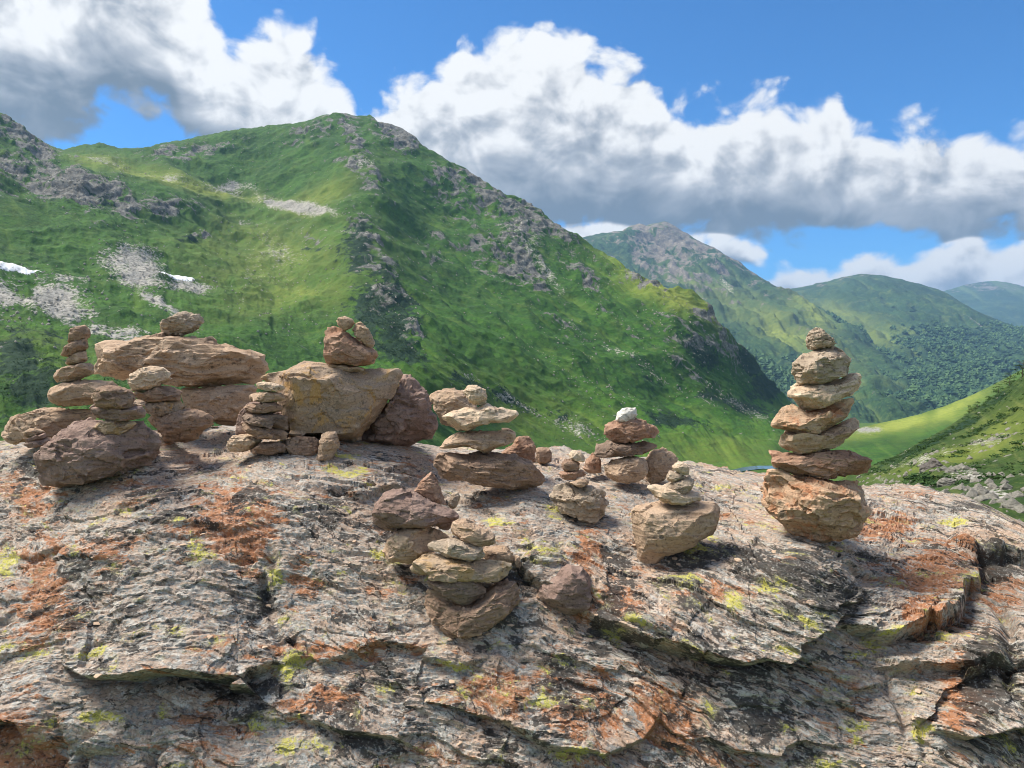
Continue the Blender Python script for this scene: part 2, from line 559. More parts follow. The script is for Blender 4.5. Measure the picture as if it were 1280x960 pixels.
MAIN = make_loft(
    'mountain', mat_main, px, main_top, [(-1100, 660), (-260, 640), (1020, 640)], 1.5, main_d, 15.0, 110.0,
    rock=([(30, 185, 60, 22, 25, 1), (100, 245, 90, 22, 15, 1), (200, 268, 45, 14, 5, .9), (10, 215, 50, 20, 0, .8), (230, 198, 80, 14, -8, .62),
           (390, 172, 40, 14, -20, .75), (425, 150, 22, 8, 0, .9), (500, 172, 34, 16, 25, 1.2), (660, 262, 34, 14, 32, 1.1), (590, 225, 40, 14, 38, .9), (800, 360, 40, 10, 25, .8), (640, 330, 40, 34, 25, .9), (450, 215, 26, 14, 0, .9), (560, 240, 35, 30, 40, .62),
           (610, 255, 25, 20, 40, .7), (650, 300, 28, 42, 20, .8), (630, 262, 40, 14, 30, .75), (690, 295, 40, 16, 30, .75), (720, 350, 50, 14, 38, .66),
           (600, 320, 40, 22, 40, .5), (455, 300, 18, 40, -20, .7), (480, 370, 22, 40, -20, .66), (515, 430, 14, 22, -20, .85), (870, 405, 16, 22, 40, .8),
           (900, 430, 25, 22, 45, .9), (840, 425, 40, 20, 40, .7), (760, 345, 30, 12, 35, .6), (235, 308, 22, 6, -10, .8), (395, 310, 18, 6, 0, .7),
           (540, 330, 26, 30, 45, .5), (670, 360, 25, 16, 40, .6), (690, 410, 30, 5, 35, .6), (580, 280, 60, 20, 40, .5)],
          [(430, 160, 470, 240, 14, .8), (740, 395, 900, 500, 7, .5), (560, 205, 680, 290, 12, .7)]),
    scree=([(170, 350, 40, 22, 15, .95), (210, 368, 50, 10, 8, .9), (30, 385, 70, 22, 4, .95), (70, 402, 60, 10, 5, .8), (90, 365, 40, 8, 0, .6),
            (350, 262, 50, 8, 6, .75), (400, 268, 25, 10, 20, .7), (300, 240, 30, 6, 8, .7), (660, 318, 16, 26, 25, .55), (130, 425, 60, 6, 10, .6),
            (205, 400, 40, 5, 25, .6), (455, 216, 16, 9, 0, .7), (345, 330, 60, 60, 0, .36), (640, 300, 40, 40, 0, .36), (730, 480, 80, 20, 36, .32)],
           [(110, 205, 290, 245, 6, .42), (290, 245, 420, 275, 9, .5), (310, 330, 300, 390, 4, .4), (620, 500, 770, 565, 8, .42), (700, 410, 900, 520, 5, .36),
            (640, 300, 700, 370, 6, .4), (300, 280, 460, 300, 5, .4), (570, 470, 760, 560, 4, .36), (880, 490, 960, 530, 5, .4)]),
    wood=([(480, 400, 38, 50, -20, .8), (500, 450, 40, 22, 20, .8), (448, 320, 20, 40, 0, .75), (40, 500, 90, 60, 0, .6), (60, 440, 80, 20, 5, .5),
           (960, 480, 22, 30, 48, .95), (930, 455, 25, 12, 45, .9), (800, 480, 50, 12, 25, .35), (860, 440, 40, 14, 40, .6), (90, 240, 90, 24, 15, .6),
           (400, 320, 20, 6, 0, .5), (235, 310, 24, 6, -10, .6), (840, 540, 50, 8, 10, .7)],
          [(560, 480, 700, 530, 10, .5), (870, 500, 1000, 530, 6, .6)]),
    dry_sunlit=([(400, 250, 60, 14, -30, .4), (340, 330, 90, 50, 0, .45), (360, 380, 80, 20, -10, .5), (840, 380, 46, 12, 20, .95), (790, 350, 40, 8, 30, .6),
          (880, 400, 24, 12, 40, .8), (650, 520, 90, 30, 20, .25), (900, 570, 80, 14, 0, .3), (200, 228, 100, 8, 14, .9), (330, 258, 80, 7, 12, .7), (60, 470, 80, 30, 0, .2)], ()),  # ridge nose and bowl patches are painted sunlight, the bench strips dry grass
    back=(12, .03, .018), crag=9.0, streak=9.0, crest=3.2, flat=[(900, 592, 170, 22, -6, 1), (640, 560, 160, 40, 10, .6)])

# grassy spur in front of the bowl on the left
spur_top = [(-600, 370), (-420, 190), (-260, 165), (-120, 200), (0, 243), (40, 258), (80, 284), (110, 305), (135, 324), (152, 340), (166, 352)]
spur_bot = [(-600, 385), (-260, 380), (0, 352), (60, 360), (120, 360), (166, 358)]
spur_d = RBF([(-600, 370, 430), (-260, 165, 640), (0, 243, 640), (80, 284, 630), (152, 340, 600), (-260, 380, 420), (0, 352, 520), (60, 362, 535), (120, 362, 560), (166, 360, 590), (0, 300, 570)])
SPUR = make_loft('hill', mat_main, np.arange(-600, 166.1, 1.5), spur_top, spur_bot, 1.5, spur_d, 3.0, 70.0,
                 rock=([(-20, 240, 30, 6, 20, .7)], ()), dry_sunlit=([(60, 330, 70, 20, 10, .25)], ()), back=(8, .02, .016), crest=1.5, seed=3.1)

# ------------------------------------------------------------------ far mountains
far_b_top = [(600, 335), (680, 318), (725, 299), (745, 294), (760, 292), (778, 289), (790, 283), (800, 281), (808, 284), (820, 280), (832, 278), (845, 284), (856, 290), (872, 301),
             (890, 310), (905, 321), (925, 332), (950, 347), (985, 368), (1010, 384), (1040, 398), (1070, 416), (1100, 440), (1130, 466), (1170, 500)]
far_b_d = RBF([(600, 335, 4000), (725, 299, 4300), (830, 279, 4500), (900, 318, 4300), (1000, 378, 3900), (1060, 410, 3500), (1130, 466, 2900), (1170, 500, 2600),
               (800, 510, 2100), (1000, 520, 1900), (1120, 525, 1950), (600, 520, 2100), (900, 400, 3300), (950, 450, 2600), (850, 370, 3700), (800, 330, 4100), (780, 400, 3300), (1050, 470, 2500)])
FARB = make_loft('mountain', mat_far, np.arange(600, 1170.1, 1.5), far_b_top, [(600, 548), (1170, 548)], 1.5, far_b_d, 75.0, 420.0,
                 rock=([(840, 330, 110, 36, 18, .72), (830, 298, 70, 20, 15, 1.2), (880, 320, 40, 12, 30, .7), (760, 310, 60, 14, 5, .55), (900, 350, 30, 14, 40, .5), (840, 330, 60, 12, 30, .55)], [(800, 282, 960, 350, 10, .6)]),
                 scree=([(905, 362, 20, 5, 40, .5), (1000, 505, 30, 5, 0, .5)], ()),
                 wood=([(900, 440, 50, 12, 30, .75), (950, 490, 60, 22, 20, .9), (890, 470, 40, 24, 20, .8), (990, 470, 30, 10, 30, .55), (930, 420, 30, 6, 30, .5)], [(990, 368, 1090, 430, 5, .8)]),
                 dry_sunlit=([(930, 390, 70, 14, 25, .55), (980, 430, 60, 14, 25, .7), (1010, 400, 30, 12, 40, .6), (880, 375, 50, 8, 20, .4), (830, 290, 40, 8, 10, .3)], ()),  # sunlit lower flank painted as brighter grass
                 back=(8, .03, .02), crag=18.0, streak=60.0, crest=1.6, seed=5.0)
far_c_top = [(900, 385), (960, 372), (985, 362), (1010, 358), (1035, 352), (1060, 346), (1080, 344), (1100, 345), (1125, 350), (1150, 356), (1170, 362), (1190, 371), (1215, 386),
             (1240, 398), (1262, 409), (1290, 420), (1350, 450), (1450, 505)]
far_c_d = RBF([(900, 385, 5600), (985, 362, 5500), (1100, 345, 5200), (1190, 371, 4800), (1280, 416, 4200), (1450, 505, 3000), (1130, 525, 2000), (1280, 505, 2300), (950, 520, 2600),
               (1100, 420, 3700), (1200, 450, 3100), (1250, 480, 2700), (1450, 560, 2200), (1020, 420, 4000)])
FARC = make_loft('mountain', mat_far, np.arange(900, 1450.1, 1.5), far_c_top, [(900, 550), (1450, 560)], 1.5, far_c_d, 65.0, 440.0,
                 rock=([(1040, 352, 50, 6, -10, .5)], ()), scree=((), [(1200, 405, 1235, 425, 3, .5)]),
                 wood=([(1120, 490, 120, 30, 10, 1.1), (1010, 455, 50, 12, 25, .9), (1200, 460, 80, 30, 18, .95), (1080, 450, 70, 14, 20, .7), (1050, 490, 50, 26, 10, .9), (1270, 440, 50, 20, 25, .9), (1130, 390, 80, 12, 15, .4)], ()),
                 dry_sunlit=([(1080, 425, 60, 10, 20, .6), (1140, 430, 50, 6, 20, .5), (1060, 400, 40, 10, 20, .5)], ()),
                 back=(8, .03, .02), crag=10.0, streak=45.0, crest=1.2, seed=9.0)
far_a_top = [(1050, 400), (1150, 372), (1180, 365), (1205, 357), (1225, 353), (1245, 351), (1265, 354), (1285, 360), (1350, 350), (1500, 380)]
far_a_d = RBF([(1050, 400, 9000), (1240, 351, 9200), (1500, 380, 9000), (1200, 450, 6800), (1050, 470, 6800), (1500, 470, 6800)])
FARA = make_loft('mountain', mat_far, np.arange(1050, 1500.1, 2.0), far_a_top, [(1050, 480), (1500, 480)], 2.0, far_a_d, 70.0, 900.0,
                 rock=([(1240, 360, 60, 10, 0, .6)], ()), back=(6, .02, .02), crest=1.0, seed=13.0)

# meadow rising on the right of the valley, its sunlit band painted yellow-green
mead_top = [(1030, 548), (1060, 538), (1090, 531), (1120, 525), (1150, 518), (1180, 508), (1210, 496), (1240, 482), (1290, 455), (1400, 400)]
mead_d = RBF([(1030, 548, 700), (1120, 525, 930), (1210, 496, 950), (1400, 400, 950), (1030, 580, 560), (1120, 580, 520), (1300, 560, 520)])
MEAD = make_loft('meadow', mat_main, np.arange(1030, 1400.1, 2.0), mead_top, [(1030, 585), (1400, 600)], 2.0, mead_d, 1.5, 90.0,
                 dry_sunlit=([(1130, 530, 70, 8, -12, 1.1), (1195, 508, 50, 9, -28, 1.0)], ()), scree=([(1085, 538, 22, 5, 0, .7)], ()), back=(8, .02, .012), crest=.8, seed=2.0)

# near hillside on the right
side_top = [(1040, 606), (1070, 592), (1090, 583), (1120, 571), (1150, 553), (1165, 546), (1190, 531), (1212, 516), (1235, 500), (1260, 482), (1285, 466), (1400, 410), (1600, 330)]
side_d = RBF([(1040, 606, 95), (1090, 583, 100), (1160, 546, 110), (1212, 516, 110), (1285, 466, 92), (1600, 330, 70), (1060, 650, 22), (1150, 650, 18), (1285, 660, 14), (1600, 680, 9),
              (1165, 600, 30), (1165, 570, 52), (1240, 560, 44), (1280, 520, 55), (1210, 610, 24), (1280, 610, 21), (1090, 615, 40), (1600, 500, 30)])
SIDE = make_loft('hillside', mat_near, np.arange(1040, 1600.1, 2.0), side_top, [(1040, 668), (1300, 690), (1600, 760)], 1.5, side_d, .55, 7.0,
                 rock=((), ()),
                 scree=([(1130, 632, 50, 6, 0, .5), (1240, 628, 50, 7, 0, .5), (1230, 560, 60, 6, -15, .5), (1150, 580, 50, 6, -15, .5), (1225, 605, 40, 6, 0, .55), (1110, 605, 26, 6, 0, .5)], ()),
                 wood=([(1180, 550, 70, 6, -30, .75), (1150, 565, 60, 6, -25, .7), (1240, 505, 40, 8, -32, .7), (1190, 612, 60, 5, 0, .6), (1230, 540, 60, 5, -25, .5)], ()),
                 dry_sunlit=([(1200, 575, 80, 10, -15, .5), (1260, 540, 40, 20, -20, .4)], ()), back=(8, .05, .03), crest=1.5, seed=6.0)


# ------------------------------------------------------------------ ground sheet to the horizon
def ground_z(r):
    return CAM[2] + np.interp(r, [0, 3, 10, 415, 800, 1900, 4000, 10500], [-2.0, -2.0, -3.6, -85, -88, -165, -260, -420])


rr = np.concatenate([[0.01], np.geomspace(1.0, 10500, 150)])
aa = np.linspace(0, 2 * np.pi, 361)
RR, AA = np.meshgrid(rr, aa, indexing='ij')
gx, gy = RR * np.sin(AA), RR * np.cos(AA)
gz = ground_z(RR) + np.minimum(RR * .004, 3.0) * fbm(gx / 120, gy / 120, 0 * gx, 4)
gp = np.stack([gx, gy, gz], -1)
zero = np.zeros(gx.size)
gme = mesh_from('ground', gp.reshape(-1, 3), quads(*gx.shape), [mat_main], {'rock': zero, 'scree': zero + .12, 'wood': zero, 'dry_sunlit': zero + .2})
ground = link('ground', gme)
ground['kind'] = 'structure'


def on_ground(pxs, pys):
    """points where the sight lines meet the valley floor"""
    out = []
    for a, b in zip(pxs, pys):
        v = P(a, b, 1.0) - CAM
        d = 300.0
        for _ in range(40):
            r = math.hypot(v[0], v[1]) * d
            d = (ground_z(r) - CAM[2]) / v[2]
        out.append(CAM + v * d)
    return np.array(out)


# the stream in the valley
mw, nt, b = material('water', .08)
b.inputs['Base Color'].default_value = (.10, .16, .17, 1)
b.inputs['Specular IOR Level'].default_value = .5
BUMP(nt, b, NOISE(nt, node(nt, 'ShaderNodeNewGeometry').outputs['Position'], .6, 3), .15, .3)
cl = [(800, 603, 3), (850, 600, 3), (880, 599, 3.2), (902, 596, 4), (915, 591, 3.2), (930, 587, 2.6), (948, 585, 2.2), (965, 585, 2), (985, 583, 1.6), (1010, 578, 1.4), (1040, 572, 1.2)]
cl = [c for c in cl if c[0] < 1008]


def meadow_pt(a_, b_):
    return P(a_, b_, main_d(np.array(a_, float), np.array(b_, float)))


L_, R_ = meadow_pt([c[0] for c in cl], [c[1] + c[2] for c in cl]), meadow_pt([c[0] for c in cl], [c[1] - c[2] for c in cl])
rv = np.stack([L_, R_], 1)
tt = np.linspace(0, len(cl) - 1, 90)
rv = np.stack([[np.interp(tt, np.arange(len(cl)), rv[:, k, c]) for c in range(3)] for k in (0, 1)], 0).transpose(2, 0, 1)
rv[..., 2] = rv[..., 2].mean(1, keepdims=True) + .5
river = link('river', mesh_from('river', rv.reshape(-1, 3), quads(len(rv), 2), [mw]))
river['kind'] = 'structure'

# snow patches lying on the scree
ms, nt, b = material('old_snow', .7)
sp_ = node(nt, 'ShaderNodeNewGeometry').outputs['Position']
nt.links.new(MIX(nt, SMOOTH(nt, NOISE(nt, sp_, .35, 5), .4, .7), (.82, .84, .86), (.62, .62, .60)), b.inputs['Base Color'])
for bl, lab in (((215, 356, 24, 4.6, 14, 1), 'white snow patch melting on the grey scree fan below the bowl'),
                ((12, 352, 40, 3.2, 8, 1), 'thin white snow streak under the grassy spur at the picture edge')):
    m = blob_mask(MAIN['px'], MAIN['py'], [bl]) * (1 + .5 * fbm(MAIN['px'] / 12, MAIN['py'] / 5, 0 * MAIN['px'], 4))
    lift = sstep(m, .42, .6)
    q = MAIN['p'] + (lift * 1.6 - .8)[..., None] * np.array([0, -.5, .8])
    f = quads(*m.shape)
    keep = (m.ravel()[f] > .38).all(1)
    f = f[keep]
    u, inv = np.unique(f, return_inverse=True)
    me = mesh_from('snow_patch', q.reshape(-1, 3)[u], inv.reshape(f.shape), [ms])
    tag(link('snow_patch', me), lab, 'snow patch', 'snow patches on the scree')


# ------------------------------------------------------------------ foliage and scattered stones (uncountable)
def ico(sub):
    bm = bmesh.new()
    bmesh.ops.create_icosphere(bm, subdivisions=sub, radius=1.0)
    v = np.array([x.co[:] for x in bm.verts])
    f = np.array([[l.index for l in x.verts] for x in bm.faces])
    bm.free()
    return v, f


ICO = {k: ico(k) for k in (1, 2, 3, 4, 5, 6)}


def leaf_material(name, c1, c2):
    m, nt, b = material(name, .8)
    pos = node(nt, 'ShaderNodeNewGeometry').outputs['Random Per Island']
    nt.links.new(MIX(nt, pos, c1, c2), b.inputs['Base Color'])
    return m


m_forest = leaf_material('forest_green', (.016, .055, .026), (.085, .16, .055))
m_shrub = leaf_material('shrub_green', (.018, .05, .012), (.05, .10, .022))


def conifer_template():
    v, f = [], []
    rings = [(0, .02), (.08, .20), (.35, .15), (.34, .19), (.62, .09), (.61, .12), (1.0, .0)]
    k = 6
    for i, (z, r) in enumerate(rings):
        for j in range(k):
            a = j * 2 * math.pi / k + i * .5
            q = r * (1.25 if j % 2 else .8)
            v.append((q * math.cos(a), q * math.sin(a), z))
    for i in range(len(rings) - 1):
        for j in range(k):
            f.append((i * k + j, i * k + (j + 1) % k, (i + 1) * k + (j + 1) % k, (i + 1) * k + j))
    return np.array(v), np.array(f)


def clump_template(n, seed, flat=.8):
    """a leafy bush: many small leaf faces spread through a volume"""
    r = np.random.default_rng(seed)
    v, f = [], []
    for i in range(n):
        d = r.normal(size=3)
        d /= np.linalg.norm(d)
        c = d * r.uniform(.45, 1.0) * np.array([1, 1, flat])
        c[2] = abs(c[2])
        a, b_ = r.normal(size=3), r.normal(size=3)
        a /= np.linalg.norm(a)
        b_ -= a * (a @ b_)
        b_ /= np.linalg.norm(b_)
        s = r.uniform(.10, .22)
        k = len(v)
        v += [c - a * s, c + b_ * s * .5, c + a * s, c - b_ * s * .5]
        f.append((k, k + 1, k + 2, k + 3))
    return np.array(v), np.array(f)


def scatter(name, L, weight, n, tmpl, size, aspect, mat, kindlabel=None, sink=.1, smooth=False):
    p, nn, idx = pick(L, weight, n, RNG)
    s = RNG.uniform(size[0], size[1], n) * RNG.uniform(.6, 1.0, n)
    h = s * RNG.uniform(aspect[0], aspect[1], n)
    p = p.copy()
    p[:, 2] -= h * sink
    v, f = instances(tmpl[0], tmpl[1], p, s, h, RNG.uniform(0, 6.28, n))
    o = link(name, mesh_from(name, v, f, [mat], smooth=smooth))
    o['kind'] = 'stuff'
    return o


cone = conifer_template()
bush0 = clump_template(20, 8)
scatter('shrubs', MAIN, np.clip(MAIN['mk']['streak'] + .1, 0, 1) ** 1.5 * (MAIN['py'] < 590) * (MAIN['px'] > -20) * np.clip(700 / main_d(MAIN['px'], MAIN['py']), .2, 2.5) ** 2 * .2, 5000, bush0, (.8, 2.6), (.5, .8), m_shrub)
scatter('forest', FARC, np.clip(FARC['mk']['wood'] - .35, 0, 1) ** 1.2, 5200, cone, (55, 80), (.26, .38), m_forest)
scatter('forest', FARB, np.clip(FARB['mk']['wood'] - .45, 0, 1), 1500, cone, (50, 75), (.30, .42), m_forest)
bush = clump_template(26, 3)
scatter('shrubs', MAIN, np.clip(MAIN['mk']['wood'] - .4, 0, 1) * (MAIN['px'] > 380) * (MAIN['px'] < 1000) * (MAIN['py'] > 280), 1500, bush, (1.6, 4.2), (.7, 1.1), m_shrub)
scatter('shrubs', MAIN, np.clip(MAIN['mk']['wood'] - .3, 0, 1) * (MAIN['px'] < 300) * (MAIN['py'] > 400), 140, bush, (.8, 2.2), (.6, .9), m_shrub)
scatter('shrubs', SIDE, np.clip(SIDE['mk']['wood'] - .2, 0, 1) * (SIDE['px'] < 1330) * (SIDE['py'] < 612) + .02 * (SIDE['py'] < 600), 1100, clump_template(70, 9), (.2, .6), (.45, .7), m_shrub)


# ------------------------------------------------------------------ rock materials
def rock_material(name, base, alt, dark, accent=None, acc_amt=.5, grain=1.0, streak=1.0):
    m, nt, b = material(name, .88)
    oc = node(nt, 'ShaderNodeTexCoord').outputs['Object']
    rnd = node(nt, 'ShaderNodeObjectInfo').outputs['Random']
    off = node(nt, 'ShaderNodeCombineXYZ', {0: M(nt, 'MULTIPLY', rnd, 37.0), 1: M(nt, 'MULTIPLY', rnd, 91.0), 2: M(nt, 'MULTIPLY', rnd, 13.0)}).outputs[0]
    v = VADD(nt, oc, off)
    n1 = NOISE(nt, v, 11, 6, .62, .6)
    n2 = NOISE(nt, v, 55, 6, .65)
    st = NOISE(nt, VSC(nt, v, (14, 14, 85)), 1.0, 5, .6, .4)
    n3 = NOISE(nt, v, 150, 5, .75)
    c = MIX(nt, SMOOTH(nt, n1, .33, .67), base, alt)
    c = MIX(nt, SMOOTH(nt, st, .52, .70, 0, .75 * streak), c, dark)
    c = MIX(nt, SMOOTH(nt, n2, .55, .75, 0, .6), c, tuple(min(1, x * 1.55) for x in base))
    if accent:
        n5 = NOISE(nt, VADD(nt, v, (5, 3, 1)), 16, 6, .65, 1.0)
        c = MIX(nt, SMOOTH(nt, n5, .50, .64, 0, acc_amt), c, accent)
    c = MIX(nt, SMOOTH(nt, n3, .54, .66, 0, .7), c, tuple(x * .4 for x in dark))
    c = MIX(nt, SMOOTH(nt, n3, .45, .33, 0, .5), c, tuple(min(1, x * 1.8) for x in base))
    # small lichen spots
    vo = node(nt, 'ShaderNodeTexVoronoi', {'Vector': VADD(nt, v, VSC(nt, node(nt, 'ShaderNodeTexNoise', {'Vector': v, 'Scale': 90.0}).outputs['Color'], (.012, .012, .012))), 'Scale': 42.0}, feature='F1')
    spot = M(nt, 'MULTIPLY', SMOOTH(nt, vo.outputs['Distance'], .30, .22), SMOOTH(nt, n1, .5, .6))
    c = MIX(nt, M(nt, 'MULTIPLY', spot, .55), c, (.05, .05, .045))
    pt = node(nt, 'ShaderNodeNewGeometry').outputs['Pointiness']
    c = MIX(nt, SMOOTH(nt, pt, .515, .57, 0, .45), c, tuple(min(1, x * 1.6) for x in alt))
    nt.links.new(c, b.inputs['Base Color'])
    h = M(nt, 'ADD', M(nt, 'ADD', M(nt, 'MULTIPLY', n2, .8), M(nt, 'MULTIPLY', st, .9 * streak)), M(nt, 'MULTIPLY', n3, .35))
    BUMP(nt, b, h, .006 * grain, .9)
    return m


MATS = {
    'tan': rock_material('tan_schist', (.36, .245, .16), (.46, .335, .235), (.14, .085, .052)),
    'pale': rock_material('pale_schist', (.49, .355, .24), (.57, .45, .325), (.21, .125, .075)),
    'white': rock_material('white_quartz', (.70, .67, .60), (.58, .55, .49), (.30, .27, .23)),
    'brown': rock_material('brown_schist', (.24, .155, .105), (.33, .225, .155), (.085, .052, .036)),
    'red': rock_material('red_schist', (.29, .17, .11), (.39, .25, .175), (.11, .06, .04), (.33, .14, .07), .35),
    'mauve': rock_material('mauve_gneiss', (.215, .142, .112), (.30, .21, .17), (.09, .058, .046)),
    'grey': rock_material('grey_gneiss', (.32, .245, .175), (.41, .325, .24), (.12, .085, .06)),
    'ochre': rock_material('ochre_gneiss', (.40, .285, .195), (.29, .22, .16), (.13, .09, .06), (.46, .27, .09), .8, 1.0, .25),
    'rusty': rock_material('rust_stained_gneiss', (.39, .245, .15), (.47, .33, .22), (.13, .075, .045), (.42, .165, .07), .7),
    'yellow': rock_material('yellow_schist', (.35, .24, .155), (.42, .32, .22), (.13, .08, .048), (.47, .27, .07), .45),
    'dark': rock_material('dark_schist', (.18, .125, .09), (.25, .18, .135), (.07, .05, .036)),
}

# ------------------------------------------------------------------ the great rock
slab_rim = [(-420, 575), (0, 562), (60, 560), (130, 550), (250, 540), (400, 548), (540, 572), (640, 578), (700, 572), (760, 585), (870, 600),
            (910, 604), (950, 611), (1020, 622), (1085, 629), (1150, 633), (1205, 637), (1240, 644), (1262, 655), (1290, 668), (1400, 705), (1700, 790)]
SLAB_CP = [(1015, 672, 1.9), (800, 712, 1.9), (735, 648, 2.1), (760, 605, 2.35), (660, 612, 2.2), (575, 790, 1.74), (710, 770, 1.78), (130, 605, 2.1),
           (215, 552, 2.42), (330, 568, 2.35), (440, 556, 2.45), (510, 562, 2.5), (40, 557, 2.5),
           (0, 562, 2.55), (250, 540, 2.9), (540, 572, 2.65), (700, 572, 2.7), (870, 600, 2.5), (960, 612, 2.42), (1085, 630, 2.32), (1205, 638, 2.22), (1290, 668, 2.0),
           (0, 960, 1.54), (320, 960, 1.54), (640, 960, 1.54), (960, 960, 1.54), (1280, 960, 1.46), (100, 780, 1.72), (350, 760, 1.80), (1100, 770, 1.76), (900, 840, 1.66), (640, 880, 1.63), (1280, 800, 1.60),
           (-420, 575, 2.45), (-420, 960, 1.5), (-420, 1200, 1.36), (640, 1130, 1.42), (0, 1130, 1.42), (1280, 1130, 1.36), (1700, 790, 1.6), (1700, 1130, 1.3)]
slab_d = RBF(SLAB_CP, smooth=2e-3)


def plates(u, v, seed, tilt):
    """broken plates: each cell has its own height and tilt"""
    iu, iv = np.floor(u).astype(int), np.floor(v).astype(int)
    best = np.full(u.shape, 1e9)
    out = np.zeros(u.shape)
    for a in (-1, 0, 1):
        for b_ in (-1, 0, 1):
            k = (_perm[(_perm[(iu + a + seed) & 255] + iv + b_) & 255])
            j = _g[k]
            du, dv = u - (iu + a + .5 + .45 * j[..., 0]), v - (iv + b_ + .5 + .45 * j[..., 1])
            r = du * du + dv * dv
            m = r < best
            best = np.where(m, r, best)
            q = _g[(k * 7 + 31) & 255]
            out = np.where(m, q[..., 2] + tilt * (q[..., 0] * du + q[..., 1] * dv), out)
    return out


def seg_sd(px, py, pts):
    """signed distance to an open polyline (positive on its right when walking along in picture space = below), and 0..1 end taper"""
    best = np.full(px.shape, 1e9)
    sgn = np.zeros(px.shape)
    tl = np.zeros(px.shape)
    pts = np.array(pts, float)
    ln = np.linalg.norm(np.diff(pts, axis=0), axis=1)
    cum = np.concatenate([[0], np.cumsum(ln)])
    for k in range(len(pts) - 1):
        a, b_ = pts[k], pts[k + 1]
        d = b_ - a
        t = np.clip(((px - a[0]) * d[0] + (py - a[1]) * d[1]) / (d @ d), 0, 1)
        ex, ey = px - a[0] - t * d[0], py - a[1] - t * d[1]
        r = np.hypot(ex, ey)
        cr = d[0] * ey - d[1] * ex
        u = r < best
        best = np.where(u, r, best)
        sgn = np.where(u, np.sign(cr), sgn)
        tl = np.where(u, (cum[k] + t * ln[k]) / cum[-1], tl)
    taper = np.sin(np.clip(tl, 0, 1) * np.pi) ** .5
    return best * np.where(sgn == 0, 1, sgn), taper


LEDGES = [  # traced lip, height (m), reach behind (px), undercut
    ([(640, 700), (665, 728), (700, 752), (740, 778), (790, 800), (850, 815), (900, 837), (945, 845), (1000, 824), (1035, 802), (1048, 774), (1080, 765)], .075, 90, .7),
    ([(1052, 792), (1110, 808), (1160, 800), (1190, 776), (1202, 740), (1232, 712)], .065, 70, .6),
    ([(95, 842), (130, 856), (170, 858), (210, 850), (260, 856), (310, 860), (340, 852), (362, 838)], .065, 60, 1.25),
    ([(362, 842), (400, 832), (440, 826), (480, 812), (520, 820), (560, 828), (600, 812)], .022, 40, .6),
    ([(-40, 908), (0, 905), (30, 905), (58, 918), (66, 950)], .06, 50, .8),
    ([(520, 872), (570, 890), (620, 905), (680, 934), (740, 938), (790, 915), (812, 880)], .03, 50, .5),
    ([(380, 612), (420, 624), (460, 626), (500, 612), (540, 606)], .02, 40, .5),
    ([(0, 690), (40, 700), (90, 690), (140, 700)], .012, 40, .4),
    ([(150, 640), (220, 660), (290, 668), (340, 650)], .014, 40, .4),
    ([(730, 752), (772, 782), (820, 797)], .02, 40, .4),
    ([(860, 915), (910, 938), (980, 945), (1040, 930)], .022, 50, .5),
    ([(1000, 862), (1060, 880), (1110, 868), (1140, 850)], .016, 40, .5),
    ([(380, 905), (440, 925), (500, 930), (540, 950)], .03, 50, .5),
    ([(900, 720), (960, 742), (1020, 758)], .012, 50, .3),
    ([(1190, 698), (1225, 712), (1262, 716), (1310, 712)], .05, 40, .8),
    ([(1090, 838), (1150, 852), (1200, 846), (1240, 832), (1300, 838)], .045, 45, .6),
    ([(1150, 908), (1200, 922), (1250, 912), (1310, 905)], .04, 40, .6),
    ([(400, 700), (450, 722), (520, 736)], .010, 50, .3),
]
GROOVES = [  # line, depth (m), half width (px)
    ([(318, 650), (332, 700), (345, 745), (362, 800), (368, 850)], .035, 9),
    ([(840, 815), (852, 850), (870, 900), (882, 960), (890, 1010)], .03, 8),
    ([(1232, 690), (1240, 740), (1254, 800), (1270, 860), (1280, 950)], .05, 12),
    ([(1118, 850), (1140, 900), (1150, 960)], .03, 8),
    ([(690, 672), (712, 712), (730, 748)], .015, 6),
    ([(205, 905), (180, 940), (170, 1000)], .03, 9),
    ([(1160, 640), (1200, 690), (1238, 700)], .015, 8),
    ([(560, 830), (600, 870), (640, 950)], .03, 10),
    ([(80, 880), (95, 930), (90, 990)], .03, 9),
]
px = np.concatenate([np.arange(-420, -30, 9), np.arange(-30, 1310, 1.25), np.arange(1310, 1701, 9)])
pyb = 1120.0
rim = interp(slab_rim, px) + 1.6 * fbm(px / 22, 0 * px, 0 * px + 3, 4)
nr = 430
t = np.linspace(0, 1, nr)[:, None]
PX = np.broadcast_to(px, (nr, len(px)))
PY = pyb + (rim - pyb) * t ** .93
D = slab_d(PX, PY)
p = P(PX, PY, D)
nb = 40
last = p[-1]
rows = []
for k in range(1, nb + 1):
    q = last.copy()
    q[:, 1] += .9 * (1 - math.exp(-k / 9.0)) + .012 * k
    q[:, 2] -= .0007 * k ** 2 + .00004 * k ** 3
    q[:, 0] *= 1 + .01 * k
    rows.append(q)
p = np.concatenate([p, np.array(rows)], 0)
